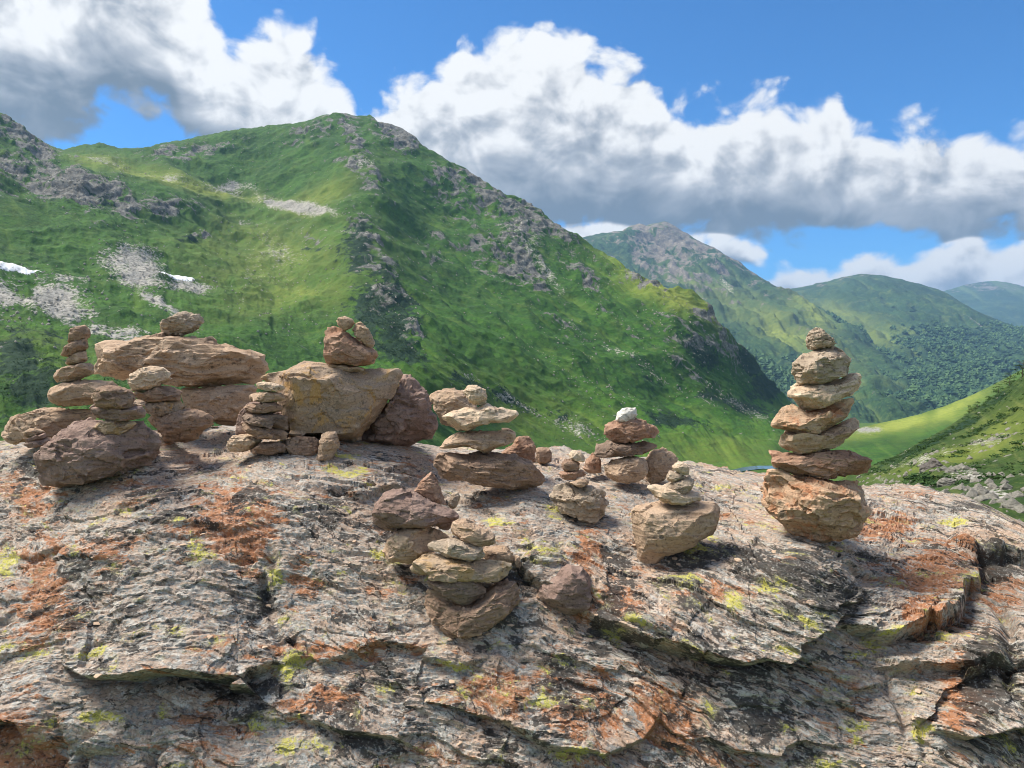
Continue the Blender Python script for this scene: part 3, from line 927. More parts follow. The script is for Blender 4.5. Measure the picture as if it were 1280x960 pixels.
# the front below the picture drops to the ground
first = p[0]
rows = []
for k in range(14, 0, -1):
    q = first.copy()
    q[:, 1] -= .03 * k ** .8
    q[:, 2] -= .012 * k + .006 * k * k
    rows.append(q)
p = np.concatenate([np.array(rows), p], 0)
PXa = np.concatenate([np.broadcast_to(px, (14, len(px))), PX, np.broadcast_to(px, (nb, len(px)))], 0)
PYa = np.concatenate([PY[0] + 12.0 * np.arange(14, 0, -1)[:, None] + 0 * px, PY, PY[-1] - np.arange(1, nb + 1)[:, None] * 1.0 + 0 * px], 0)
x = p[..., 0]
arc = np.concatenate([0 * p[:1, :, 0], np.cumsum(np.linalg.norm(np.diff(p, axis=0), axis=2), 0)], 0)
arc = (arc - arc[14 + nr - 1])[:, 60:-60].mean(1, keepdims=True)
y = arc + 2.5 + .10 * fbm(x * 1.3, arc * 1.3, 0 * x + 71, 3)          # metres along the fall of the face
wx_ = .05 * fbm(x * 3, y * 3, 0 * x, 4)
gu = x + .04 * fbm(x * 2, y * 2, 0 * x + 15, 3)
gv = y + .50 * np.logaddexp(0, (x - .0) * 4) / 4 + .09 * fbm(x * 1.7, y * 1.7, 0 * x + 5, 4) + wx_ * .6
h = .028 * fbm(x * 2.3, y * 2.8, 0 * x + 1, 5, .55) + .010 * fbm(x * 7, y * 9, 0 * x + 2, 4, .55, ridged=True)
jit = 8.0 * fbm(x * 8, y * 9, 0 * x + 8, 5, .6) + 15.0 * plates(x * 5 + .3 * fbm(x * 6, y * 6, 0 * x + 61, 3), y * 7, 77, .8)
push = np.zeros_like(h)
for pts, hh, reach, und in LEDGES:
    sd, tp = seg_sd(PXa + jit, PYa + jit * .7, pts)
    up = np.where(sd < 0, np.exp(sd / reach) * sstep(-sd, -2.0, 3.5), sstep(-sd, -2.0, 3.5))
    lowm = np.where(sd > 0, np.exp(-np.abs(sd) / 16.0), 0) * sstep(sd, -1.5, 4)
    h = h + tp * hh * (up - .55 * und * lowm)
    push = push + tp * hh * (.38 * up - .5 * und * lowm)
for pts, dd, wd in GROOVES:
    sd, tp = seg_sd(PXa + jit, PYa + jit, pts)
    tp = tp * np.clip(.55 + 1.1 * fbm(x * 6, y * 6, 0 * x + 41, 3), 0, 1.2)
    h = h - tp * dd * np.exp(-(sd / (wd * .7)) ** 2) + .25 * tp * dd * np.exp(-((sd + wd * 2.5) / (wd * 2)) ** 2)
# layered schist: small steps along the foliation
band = sstep(fbm(x * 2.1, y * 2.6, 0 * x + 21, 3), -.35, .25)
wv_ = gv * 30 + 2.2 * fbm(gu * 3, gv * 6, 0 * x + 4, 4)
saw = wv_ - np.floor(wv_)
saw = np.where(saw < .82, saw / .82, (1 - saw) / .18)
h = h + 0.0068 * band * (saw - .5) * (0.5 + .7 * fbm(gu * 6, gv * 12, 0 * x + 6, 3))
wv2 = gv * 85 + 2.0 * fbm(gu * 8, gv * 14, 0 * x + 14, 3)
saw2 = wv2 - np.floor(wv2)
saw2 = np.where(saw2 < .8, saw2 / .8, (1 - saw2) / .2)
h = h + 0.0026 * band * (saw2 - .5)
h = h + 0.0026 * fbm(gu * 14, gv * 55, 0 * x + 12, 4, .6, ridged=True) * (.35 + .65 * band)
wu, wv3 = .35 * fbm(x * 9, y * 9, 0 * x + 31, 4), .35 * fbm(x * 9, y * 14, 0 * x + 35, 4)
h = h + 0.0065 * plates(gu * 5 + wu * 1.2, gv * 12 + wv3 * 1.2, 3, 1.2)
h = h + 0.0026 * plates(gu * 15 + wu * 2.5, gv * 34 + wv3 * 2.5, 9, 1.4)
h = h + 0.0009 * plates(gu * 45 + wu * 5, gv * 90 + wv3 * 5, 21, 1.4)
brk = fbm(gu * 3.2 + wu, gv * 8 + wv3, 0 * x + 51, 5, .6, ridged=True)
h = h - .022 * np.clip(brk - .50, 0, 1)
h = h + .0012 * fbm(x * 40, y * 46, 0 * x + 9, 4, .6)
n = grid_normals(p)
n = np.where(n[..., 2:3] < 0, -n, n)
# keep the seats of the stones level with the plan
near = np.zeros_like(h)
for (a, b_, d_) in SLAB_CP[:13]:
    near = np.maximum(near, np.exp(-(((PXa - a) / 60) ** 2 + ((PYa - b_) / 22) ** 2)))
h = h * (1 - .65 * near)
edge = np.ones(len(p))
p = p + n * h[..., None]
p[..., 1] -= push * .9 * (1 - near)
slab_attr = {'grain': np.stack([gu, gv, p[..., 2]], -1).reshape(-1, 3)}

LICHEN = [(570, 845, 12, 20), (372, 935, 24, 14), (345, 720, 8, 16), (372, 832, 14, 14), (120, 895, 20, 12), (40, 818, 20, 10), (130, 818, 16, 8), (320, 905, 8, 10),
          (495, 700, 14, 8), (470, 695, 12, 6), (1036, 690, 10, 6), (1145, 862, 9, 12), (1035, 862, 10, 6), (1000, 780, 10, 12), (975, 770, 12, 8), (915, 770, 14, 8),
          (870, 690, 20, 10), (680, 690, 20, 10), (850, 740, 22, 8), (1080, 820, 14, 8), (700, 640, 14, 6), (620, 655, 20, 8), (600, 690, 20, 6), (1085, 905, 12, 7), (880, 900, 10, 12),
          (1150, 915, 10, 7), (1030, 955, 20, 8), (680, 885, 14, 8), (710, 945, 20, 10), (780, 790, 14, 6), (20, 700, 18, 8), (440, 592, 18, 8), (430, 575, 12, 8), (960, 745, 12, 8),
          (1220, 735, 12, 5), (1260, 855, 16, 6), (900, 610, 12, 4), (500, 950, 12, 6), (220, 660, 20, 6), (250, 690, 14, 6), (160, 640, 12, 5), (640, 600, 16, 5), (1190, 655, 14, 4)]
slab_attr['lichen'] = np.clip(blob_mask(PXa, PYa, [(a, b_, c_ * 1.25, d_ * 1.25, 0, 1) for a, b_, c_, d_ in LICHEN]), 0, 1).ravel()
RUST = [(1170, 720, 50, 22), (1100, 660, 30, 12), (290, 650, 30, 22), (380, 740, 14, 30), (300, 690, 18, 14), (730, 690, 12, 18), (780, 770, 26, 10), (1150, 780, 26, 16), (730, 880, 40, 24), (840, 900, 30, 30),
        (420, 880, 40, 14), (60, 740, 20, 40), (20, 930, 40, 22), (440, 815, 60, 10), (100, 690, 40, 12), (480, 660, 16, 8), (620, 870, 30, 16), (900, 760, 30, 8), (1200, 880, 20, 30), (30, 620, 30, 14)]
slab_attr['rust'] = np.clip(blob_mask(PXa, PYa, [(a, b_, c_ * 1.3, d_ * 1.3, 0, 1) for a, b_, c_, d_ in RUST]), 0, 1).ravel()

GREY = [(50, 740, 60, 60), (280, 920, 60, 40), (540, 860, 60, 30), (740, 840, 60, 22), (400, 590, 60, 16), (420, 700, 40, 20), (620, 640, 60, 20), (720, 640, 50, 30), (940, 790, 60, 30),
        (1180, 650, 80, 12), (20, 580, 60, 14), (500, 690, 50, 20), (980, 870, 60, 30), (1130, 860, 40, 30), (280, 640, 40, 14), (640, 800, 40, 14), (420, 760, 40, 16), (230, 760, 60, 30), (60, 860, 30, 24)]
slab_attr['grey'] = np.clip(blob_mask(PXa, PYa, [(a, b_, c_ * 1.2, d_ * 1.2, 0, 1) for a, b_, c_, d_ in GREY]) * (1 + .6 * fbm(PXa / 25, PYa / 12, 0 * x, 4)), 0, 1).ravel()
BLACK = [(225, 650, 24, 10), (200, 620, 30, 10), (310, 625, 16, 12), (445, 905, 30, 26), (480, 860, 30, 14), (860, 705, 26, 14), (1085, 700, 24, 12), (950, 690, 20, 8), (870, 770, 14, 8), (1050, 745, 26, 10),
         (900, 700, 50, 10), (430, 625, 20, 10), (60, 590, 26, 8), (160, 715, 20, 8), (430, 775, 12, 8), (760, 760, 14, 30), (1240, 700, 14, 26), (1230, 860, 20, 40), (1010, 700, 26, 6), (640, 730, 12, 10), (490, 660, 26, 10),
         (360, 830, 12, 20), (960, 910, 30, 10), (700, 840, 12, 16), (330, 750, 10, 14), (100, 780, 20, 8), (820, 735, 26, 8), (990, 720, 30, 7)]
slab_attr['black'] = np.clip(blob_mask(PXa, PYa, [(a, b_, c_ * 1.2, d_ * 1.2, 0, 1) for a, b_, c_, d_ in BLACK]), 0, 1).ravel()

mslab, nt, b = material('lichened_schist', .85)
gr = ATTR(nt, 'grain', 'Vector')
pos = node(nt, 'ShaderNodeNewGeometry').outputs['Position']
wcol_ = node(nt, 'ShaderNodeTexNoise', {'Vector': pos, 'Scale': 26.0, 'Detail': 4.0}).outputs['Color']
wp = VADD(nt, gr, VSC(nt, VADD(nt, wcol_, (-.5, -.5, -.5)), (.05, .03, .03)))


def sn(sx_, sy_, off, det=7, ro=.65, di=.3):
    return NOISE(nt, VADD(nt, VSC(nt, wp, (sx_, sy_, sy_ * .6)), off), 1.0, det, ro, di)


st1 = sn(8, 24, (0, 0, 0))
st2 = sn(26, 95, (9, 2, 4), 6, .65)
st3 = sn(6, 17, (31, 7, 3), 8, .62)
st4 = sn(13, 30, (3, 57, 9), 7, .7)
b1 = NOISE(nt, pos, 2.6, 4, .55, .5)
b2 = NOISE(nt, VADD(nt, pos, (4, 9, 2)), 4.0, 4, .55, .5)
b3 = NOISE(nt, VADD(nt, pos, (14, 3, 6)), 5.5, 5, .6, .3)
fine = NOISE(nt, pos, 125, 5, .75)
mid = NOISE(nt, pos, 70, 6, .7)
crust = node(nt, 'ShaderNodeTexVoronoi', {'Vector': VSC(nt, wp, (1, 1.7, 1)), 'Scale': 62.0, 'Detail': 2.0, 'Roughness': .6, 'Randomness': 1.0})
cr = node(nt, 'ShaderNodeSeparateColor', {0: crust.outputs['Color']}).outputs
c = MIX(nt, SMOOTH(nt, st1, .38, .62), (.155, .162, .156), (.36, .362, .34))
c = MIX(nt, SMOOTH(nt, ATTR(nt, 'grey'), .3, .8, 0, .7), c, (.30, .318, .312))
c = MIX(nt, SMOOTH(nt, mid, .48, .64, 0, .85), c, (.58, .56, .51))
pk = SMOOTH(nt, M(nt, 'ADD', st3, M(nt, 'MULTIPLY_ADD', b1, 1.0, -.5)), .535, .60)
pk = M(nt, 'MULTIPLY', pk, SMOOTH(nt, ATTR(nt, 'grey'), .25, .7, 1.0, .12))
c = MIX(nt, M(nt, 'MULTIPLY', pk, SMOOTH(nt, mid, .30, .55, .55, .95)), c, (.56, .335, .205))
c = MIX(nt, M(nt, 'MULTIPLY', SMOOTH(nt, cr[0], .62, .70), .5), c, (.50, .47, .41))
c = MIX(nt, M(nt, 'MULTIPLY', SMOOTH(nt, cr[1], .70, .76), .55), c, (.17, .155, .14))
c = MIX(nt, M(nt, 'MULTIPLY', SMOOTH(nt, cr[2], .86, .90), .5), c, (.48, .32, .215))
rs = SMOOTH(nt, M(nt, 'ADD', M(nt, 'ADD', st4, M(nt, 'MULTIPLY_ADD', b2, .55, -.29)), M(nt, 'MULTIPLY', ATTR(nt, 'rust'), .27)), .575, .64)
c = MIX(nt, M(nt, 'MULTIPLY', rs, SMOOTH(nt, mid, .3, .6, .6, .95)), c, (.37, .15, .06))
c = MIX(nt, M(nt, 'MULTIPLY', SMOOTH(nt, M(nt, 'ADD', st2, M(nt, 'MULTIPLY_ADD', b2, .5, -.25)), .57, .66), .5), c, (.17, .125, .09))
wh = SMOOTH(nt, M(nt, 'ADD', sn(22, 50, (2, 8, 31), 7, .7), M(nt, 'MULTIPLY_ADD', b3, .6, -.3)), .56, .64)
c = MIX(nt, M(nt, 'MULTIPLY', wh, .6), c, (.60, .57, .50))
n6 = sn(20, 34, (8, 2, 17), 8, .74, .4)
bkv = M(nt, 'ADD', M(nt, 'MULTIPLY', ATTR(nt, 'black'), .16), M(nt, 'ADD', n6, M(nt, 'MULTIPLY_ADD', b3, .7, -.35)))
bk = SMOOTH(nt, bkv, .555, .59)
ck = node(nt, 'ShaderNodeTexVoronoi', {'Vector': VSC(nt, wp, (1, 2.0, 1)), 'Scale': 9.0}, feature='DISTANCE_TO_EDGE').outputs['Distance']
ck = M(nt, 'MULTIPLY', SMOOTH(nt, ck, .020, .006), SMOOTH(nt, st4, .52, .60))
c = MIX(nt, M(nt, 'MULTIPLY', ck, .8), c, (.05, .042, .036))
c = MIX(nt, M(nt, 'MULTIPLY', bk, .88), c, (.034, .032, .030))
n7 = sn(15, 19, (2, 41, 7), 4, .6)
n8 = NOISE(nt, pos, 95, 5, .75)
ly = M(nt, 'ADD', M(nt, 'ADD', n7, M(nt, 'MULTIPLY_ADD', n8, .45, -.225)), M(nt, 'MULTIPLY', ATTR(nt, 'lichen'), .185))
yl = M(nt, 'MULTIPLY', SMOOTH(nt, ly, .668, .685), SMOOTH(nt, fine, .43, .50, .10, 1))
yh = SMOOTH(nt, ly, .57, .68, 0, .4)
c = MIX(nt, yh, c, (.47, .44, .24))
c = MIX(nt, yl, c, (.54, .50, .12))
c = MIX(nt, SMOOTH(nt, fine, .53, .63, 0, .7), c, (.05, .045, .04))
c = MIX(nt, SMOOTH(nt, fine, .45, .35, 0, .5), c, (.62, .59, .53))
nt.links.new(c, b.inputs['Base Color'])
hh = M(nt, 'ADD', M(nt, 'ADD', M(nt, 'MULTIPLY_ADD', ck, -.6, M(nt, 'MULTIPLY', st2, .9)), M(nt, 'MULTIPLY', mid, .9)), M(nt, 'ADD', M(nt, 'MULTIPLY', fine, .35), M(nt, 'MULTIPLY', yl, .12)))
BUMP(nt, b, hh, .006, .8)
slab = link('rock_outcrop', crisp(mesh_from('rock_outcrop', p.reshape(-1, 3), quads(*p.shape[:2]), [mslab], slab_attr), 32))
slab['kind'] = 'structure'

# ------------------------------------------------------------------ stones
ZM = {0: (0, 0, 1), 1: (0, 380, 4.0), 2: (110, 380, 4.572), 3: (280, 380, 4.364), 4: (520, 470, 5.645), 5: (440, 580, 4.0), 6: (670, 490, 4.175), 7: (930, 400, 3.311)}


def plates3(u, v, w, seed, tilt):
    iu, iv, iw = np.floor(u).astype(int), np.floor(v).astype(int), np.floor(w).astype(int)
    best = np.full(u.shape, 1e9)
    out = np.zeros(u.shape)
    for a in (-1, 0, 1):
        for b_ in (-1, 0, 1):
            for c_ in (-1, 0, 1):
                k = _perm[(_perm[(_perm[(iu + a + seed) & 255] + iv + b_) & 255] + iw + c_) & 255]
                j = _g[k]
                du, dv, dw = u - (iu + a + .5 + .45 * j[..., 0]), v - (iv + b_ + .5 + .45 * j[..., 1]), w - (iw + c_ + .5 + .45 * j[..., 2])
                r = du * du + dv * dv + dw * dw
                m = r < best
                best = np.where(m, r, best)
                q = _g[(k * 7 + 31) & 255]
                out = np.where(m, q[..., 2] + tilt * (q[..., 0] * du + q[..., 1] * dw), out)
    return out


def outline_radius(pts, th):
    """distance from the origin to a closed outline along each angle"""
    out = np.zeros(th.shape)
    c, s = np.cos(th), np.sin(th)
    q = np.roll(pts, -1, axis=0)
    for (ax, ay), (bx, by) in zip(pts, q):
        dx, dy = bx - ax, by - ay
        den = c * dy - s * dx
        den = np.where(np.abs(den) < 1e-12, 1e-12, den)
        r = (ax * dy - ay * dx) / den
        t_ = (ax * s - ay * c) / den
        out = np.where((t_ >= -1e-6) & (t_ <= 1 + 1e-6) & (r > 0), np.maximum(out, r), out)
    return out


def stone_mesh(pl, D_, seed, sub, et, eb, facets, rough, bed, cen, layer=1.0):
    """pl: outline in metres (x right, z up) about its own centre; D_: half depth"""
    r = np.random.default_rng(seed)
    v, f = ICO[sub]
    th_grid = np.linspace(-np.pi, np.pi, 721)
    R = outline_radius(pl, th_grid)
    R = np.where(R <= 0, np.median(R), R)
    rho = np.hypot(v[:, 0], v[:, 2])
    th = np.arctan2(v[:, 2], v[:, 0])
    psi = np.arctan2(v[:, 1], rho)
    # a cage of flat breaks: outline, two inner rings and a crown on either side
    ap = np.abs(psi)
    Rv = np.interp(th, th_grid, R)

    def ring(front, nk, e0, e1, ang, yy, ju, jy):
        kt = np.sort(np.linspace(-np.pi, np.pi, nk + 1)[:-1] + r.uniform(-.35, .35, nk) * 2 * np.pi / nk)
        e = e1 + (e0 - e1) * sstep(np.sin(kt), -.35, .35)
        sc_ = math.cos(ang) ** e * (1 + r.uniform(-ju, ju, nk))
        yk = yy * D_ * (1 + r.uniform(-jy, jy, nk)) * (-1 if front else 1)
        rad = np.interp(kt, th_grid, R) * np.minimum(sc_, .985)
        px_, pz_ = rad * np.cos(kt), rad * np.sin(kt)
        k2 = np.concatenate([[kt[-1] - 2 * np.pi], kt, [kt[0] + 2 * np.pi]])
        w2 = lambda q_: np.interp(th, k2, np.concatenate([[q_[-1]], q_, [q_[0]]]))
        X, Z, Y = w2(px_), w2(pz_), w2(yk)
        # a chord must not leave the outline
        ra_ = np.hypot(X, Z)
        lim = np.minimum(1, Rv * .985 / np.maximum(ra_, 1e-6))
        return np.stack([X * lim, Y, Z * lim], -1)

    eq = np.stack([Rv * np.cos(th), 0 * th, Rv * np.sin(th)], -1)
    q = np.empty_like(eq)
    for front in (True, False):
        A1 = ring(front, 8, et, eb, math.radians(32), .66, .06, .22)
        A2 = ring(front, 5, et, eb, math.radians(62), .93, .14, .12)
        pole = np.array([r.uniform(-.06, .06) * np.ptp(pl[:, 0]), (-1 if front else 1) * D_ * r.uniform(.92, 1.05), r.uniform(-.06, .06) * np.ptp(pl[:, 1])])
        a1, a2, a3 = math.radians(26), math.radians(56), math.pi / 2
        t1, t2, t3 = np.clip(ap / a1, 0, 1)[:, None], np.clip((ap - a1) / (a2 - a1), 0, 1)[:, None], np.clip((ap - a2) / (a3 - a2), 0, 1)[:, None]
        pos = eq + (A1 - eq) * t1
        pos = np.where(t2 > 0, A1 + (A2 - A1) * t2, pos)
        pos = np.where(t3 > 0, A2 + (pole - A2) * t3, pos)
        m_ = (v[:, 1] <= 0) if front else (v[:, 1] > 0)
        q[m_] = pos[m_]
    size = np.ptp(pl[:, 0]), np.ptp(pl[:, 1])
    ssz = (size[0] * size[1]) ** .5
    # flat breaks (the traced outline itself is kept)
    keepo = sstep(np.abs(v[:, 1]), .02, .22)
    for i in range(facets):
        a = r.uniform(0, 2 * np.pi)
        ny = -r.uniform(.35, .9) if i % 3 else r.uniform(.3, .9)
        nrm = np.array([math.cos(a) * (1 - ny * ny) ** .5, ny, math.sin(a) * (1 - ny * ny) ** .5])
        dd = q @ nrm
        hmax = dd.max() * r.uniform(.80, .95)
        over = np.clip(dd - hmax, 0, None)
        q = q - nrm * (over * .95 * keepo)[:, None]
    # normals
    me = mesh_from('tmp', q, f)
    nn = np.empty(len(q) * 3, np.float32)
    me.vertices.foreach_get('normal', nn)
    bpy.data.meshes.remove(me)
    nn = nn.reshape(-1, 3)
    cb, sb = math.cos(bed), math.sin(bed)
    u = q[:, 0] * cb + q[:, 2] * sb
    w = -q[:, 0] * sb + q[:, 2] * cb
    yv = q[:, 1]
    s0 = seed * 3.7
    hgt = .012 * ssz * fbm(u / ssz * 2.2 + s0, yv / ssz * 2.2, w / ssz * 2.8, 4, .5)
    lay = w / ssz * 13 + 1.6 * fbm(u / ssz * 2.5 + s0, yv / ssz * 2.5, w / ssz * 4, 3)
    sw = lay - np.floor(lay)
    sw = np.where(sw < .75, sw / .75, (1 - sw) / .25)
    hgt = hgt + .026 * ssz * layer * (sw - .5) * (0.4 + fbm(u / ssz * 3 + 3, yv / ssz * 3, w / ssz * 3 + s0, 2))
    hgt = hgt + .010 * ssz * rough * fbm(u / ssz * 5 + s0, yv / ssz * 5, w / ssz * 14, 5, .62, ridged=True)
    wq = .25 * fbm(u / ssz * 4 + s0, yv / ssz * 4, w / ssz * 5, 3)
    hgt = hgt + .026 * ssz * rough * plates3(u / ssz * 2.6 + wq, yv / ssz * 2.6, w / ssz * 5.2 + wq, seed, 1.3)
    hgt = hgt + .010 * ssz * rough * plates3(u / ssz * 7 + wq * 2, yv / ssz * 7, w / ssz * 14 + wq * 2, seed + 5, 1.3)
    crk = fbm(u / ssz * 2.6 + s0 + 9, yv / ssz * 2.6, w / ssz * 5, 3, .5, ridged=True)
    hgt = hgt - .06 * ssz * rough * np.clip(crk - .56, 0, 1)
    hgt = hgt + .006 * ssz * rough * fbm(u / ssz * 22 + s0, yv / ssz * 22, w / ssz * 24, 3, .6)
    q = q + nn * (hgt - .006 * ssz)[:, None]
    return q, f


_seed = [100]


def stone(name, Z, pts, d, label, cat, mat, group=None, th=1.0, brow=.5, et=.55, eb=.5, facets=7, rough=.85, bed=0.0, layer=1.0, dy=0.0):
    ox, oy, zs = ZM[Z]
    a = np.array(pts, float) / zs + np.array([ox, oy])
    x0, x1, y0, y1 = a[:, 0].min(), a[:, 0].max(), a[:, 1].min(), a[:, 1].max()
    # the centre from which the outline is swept
    cx = a[:, 0].mean() * .5 + (x0 + x1) * .25
    cy = y0 + (y1 - y0) * brow
    pl = np.stack([(a[:, 0] - cx) / F * d, -(a[:, 1] - cy) / F * d], -1)
    w_, h_ = np.ptp(pl[:, 0]), np.ptp(pl[:, 1])
    D_ = th * .5 * (w_ * .55 + min(w_, h_ * 1.3) * .35)
    _seed[0] += 1
    big = max(x1 - x0, y1 - y0)
    sub = 6 if big > 110 else 5 if big > 30 else 4 if big > 14 else 3
    q, f = stone_mesh(pl, D_, _seed[0], sub, et, eb, facets, rough, bed, (cx, cy), layer)
    c = P(cx, cy, d + dy)
    base = q[:, 2].min()
    q[:, 2] -= base
    o = link(name, crisp(mesh_from(name, q, f, [MATS[mat]]), 24), (c[0], c[1], c[2] + base))
    return tag(o, label, cat, group)


GA = 'stones of the leaning cairn at the left edge'
GB = 'stones of the cairn on the broad mauve rock'
GC = 'stones of the cairn with a pale cream cap'
GE = 'thin stones of the stack beside the ochre boulder'
GG = 'stones balanced on the ochre boulder'
GI = 'stones of the slab cairn in the middle'
GK = 'stones of the low front cairn'
GM = 'stones of the tiny cairn on the rough grey rock'
GN = 'stones of the cairn with a white cap'
GO = 'stones of the little cairn on the wedge rock'
GP = 'stones of the tall cairn on the right'
GR = 'rocks lying behind the cairns'
CS = 'cairn stone'

# --- tall cairn
stone('cairn_stone', 7, [(80, 650), (105, 615), (150, 625), (200, 645), (330, 655), (460, 655), (490, 680), (498, 740), (495, 790), (440, 830), (430, 870), (360, 905), (270, 915), (200, 890), (140, 840), (90, 760), (85, 700)],
      1.9, 'big rounded rust stained base stone of the tallest cairn', CS, 'rusty', GP, th=1.0, brow=.45, et=.6, eb=.7, facets=9, rough=1.1, layer=.5)
stone('cairn_stone', 7, [(108, 590), (130, 570), (200, 550), (330, 538), (420, 535), (520, 575), (527, 610), (515, 635), (420, 645), (300, 650), (200, 640), (130, 610)],
      1.9, 'long reddish brown slab lying on the rounded base stone', CS, 'red', GP, th=.75, brow=.5, facets=6)
stone('cairn_stone', 7, [(138, 495), (150, 475), (260, 480), (330, 450), (400, 420), (450, 400), (480, 415), (483, 440), (440, 470), (390, 505), (300, 540), (230, 555), (180, 545), (150, 520)],
      1.9, 'tan slab tilting up to the right just above the red slab', CS, 'tan', GP, th=.75, bed=.35)
stone('cairn_stone', 7, [(108, 430), (130, 395), (150, 360), (200, 338), (235, 365), (270, 385), (350, 345), (455, 310), (457, 350), (430, 390), (370, 425), (310, 460), (260, 475), (170, 455), (112, 448)],
      1.9, 'thick brown stone with orange snout fourth from the bottom of the tallest cairn', CS, 'rusty', GP, th=.8, bed=.3)
stone('cairn_stone', 7, [(180, 300), (195, 275), (240, 268), (380, 260), (440, 215), (485, 225), (492, 260), (470, 295), (400, 315), (330, 345), (270, 383), (240, 370), (220, 335), (185, 320)],
      1.9, 'pale cream wedge stone with upturned right end in the tallest cairn', CS, 'pale', GP, th=.8, bed=.3)
stone('cairn_stone', 7, [(197, 175), (230, 150), (270, 130), (360, 105), (410, 120), (432, 160), (437, 200), (415, 235), (340, 262), (260, 278), (230, 265), (210, 220)],
      1.9, 'grey brown block second from the top of the tallest cairn', CS, 'grey', GP, th=.9, rough=1.3)
stone('cairn_stone', 7, [(265, 85), (270, 45), (300, 30), (330, 40), (345, 70), (380, 85), (385, 100), (330, 115), (275, 130), (268, 110)],
      1.9, 'small knobbly cap stone crowning the tallest cairn', CS, 'grey', GP, th=.9, rough=1.5)

# --- rocks behind, left to right
stone('boulder', 2, [(520, 480), (700, 470), (960, 470), (1000, 560), (900, 640), (830, 700), (740, 690), (700, 640), (540, 600)],
      2.72, 'shaded tan rock wedged below the long flat topped boulder', 'boulder', 'tan', GR, th=.7, brow=.4, et=1.1)
stone('boulder', 2, [(15, 390), (40, 320), (35, 250), (60, 220), (120, 208), (240, 215), (320, 185), (380, 178), (540, 178), (660, 185), (740, 200), (830, 230), (920, 255), (1000, 300), (1040, 340), (1040, 380), (1000, 430), (940, 462), (780, 468), (680, 475), (480, 465), (420, 440), (260, 425), (150, 430), (60, 415)],
      2.75, 'long tan boulder bridging the rocks with one stone on top', 'boulder', 'tan', GR, th=.62, brow=.42, et=1.2, eb=.75, facets=6, rough=.8, layer=1.3)
stone('stone', 2, [(412, 140), (425, 110), (500, 70), (560, 42), (640, 58), (653, 90), (640, 140), (560, 175), (430, 175)],
      2.75, 'speckled grey stone alone on the long tan boulder', 'stone', 'grey', None, th=.9, rough=1.4)
stone('boulder', 3, [(740, 750), (800, 640), (880, 560), (940, 450), (990, 385), (1040, 395), (1090, 450), (1120, 530), (1150, 620), (1175, 680), (1140, 740), (1040, 770), (930, 780), (830, 780)],
      2.58, 'mauve grey boulder leaning behind the right of the ochre boulder', 'boulder', 'mauve', GR, th=.9, brow=.45, et=1.0, eb=.8, facets=10, rough=1.3)
stone('boulder', 3, [(190, 400), (230, 370), (380, 345), (440, 308), (500, 318), (640, 340), (760, 350), (900, 348), (960, 350), (985, 385), (960, 440), (900, 530), (850, 610), (790, 680), (740, 740), (660, 755), (560, 735), (440, 720), (340, 725), (300, 600), (280, 470), (225, 430)],
      2.48, 'large angular ochre boulder carrying three stacked stones', 'boulder', 'ochre', GR, th=.8, brow=.28, et=1.15, eb=.9, facets=4, rough=.55, layer=.15)
stone('boulder', 3, [(55, 700), (70, 640), (110, 560), (180, 520), (330, 560), (390, 620), (385, 680), (340, 735), (150, 720), (80, 715)],
      2.42, 'rosy brown rock standing directly behind the stack of thin stones', 'boulder', 'mauve', GR, th=.6)
stone('boulder', 4, [(90, 140), (150, 105), (250, 85), (340, 95), (420, 180), (440, 260), (380, 330), (260, 365), (170, 340), (135, 250)],
      2.42, 'rounded tan boulder behind the middle slab cairn', 'boulder', 'tan', GR, th=.8)
stone('boulder', 4, [(690, 480), (715, 425), (790, 415), (840, 470), (848, 600), (780, 630), (690, 600), (600, 540)],
      2.34, 'reddish brown rock behind the right end of the slab cairn base', 'boulder', 'red', GR, th=.8)
stone('stone', 4, [(843, 510), (862, 500), (940, 505), (958, 540), (955, 610), (900, 622), (848, 612)],
      2.55, 'dark brown cube shaped stone on the rim behind the cairns', 'stone', 'brown', GR, th=1.2, et=.45, eb=.45, facets=3)

# --- left edge cairn
stone('cairn_stone', 1, [(20, 680), (30, 620), (60, 570), (110, 545), (200, 515), (260, 515), (330, 530), (460, 515), (480, 570), (440, 640), (330, 690), (200, 695), (100, 698)],
      2.45, 'broad pale brown base rock under the leaning left edge cairn', CS, 'tan', GA, th=.8, brow=.5, et=1.15, facets=8)
stone('cairn_stone', 1, [(238, 470), (245, 430), (280, 400), (380, 385), (480, 372), (565, 382), (600, 420), (570, 480), (480, 495), (380, 508), (290, 515), (255, 500)],
      2.42, 'wide tan stone second up in the leaning left edge cairn', CS, 'tan', GA, th=.8, brow=.5, et=1.0)
stone('cairn_stone', 1, [(272, 360), (280, 330), (340, 305), (440, 290), (465, 310), (472, 345), (430, 362), (370, 388), (330, 394), (280, 390)],
      2.42, 'smooth tan stone third up in the leaning left edge cairn', CS, 'tan', GA, th=.9)
stone('cairn_stone', 1, [(325, 290), (345, 265), (400, 240), (435, 235), (437, 275), (410, 295), (360, 307), (328, 300)],
      2.42, 'small flat stone at the waist of the leaning left edge cairn', CS, 'tan', GA)
stone('cairn_stone', 1, [(310, 245), (340, 210), (390, 180), (435, 165), (438, 225), (400, 245), (350, 268), (312, 262)],
      2.42, 'slanting brown stone just below the top of the left edge cairn', CS, 'brown', GA, bed=.5)
stone('cairn_stone', 1, [(345, 180), (355, 130), (380, 112), (430, 105), (447, 130), (443, 165), (400, 190), (350, 208)],
      2.42, 'brown cap stone on the leaning left edge cairn', CS, 'brown', GA)
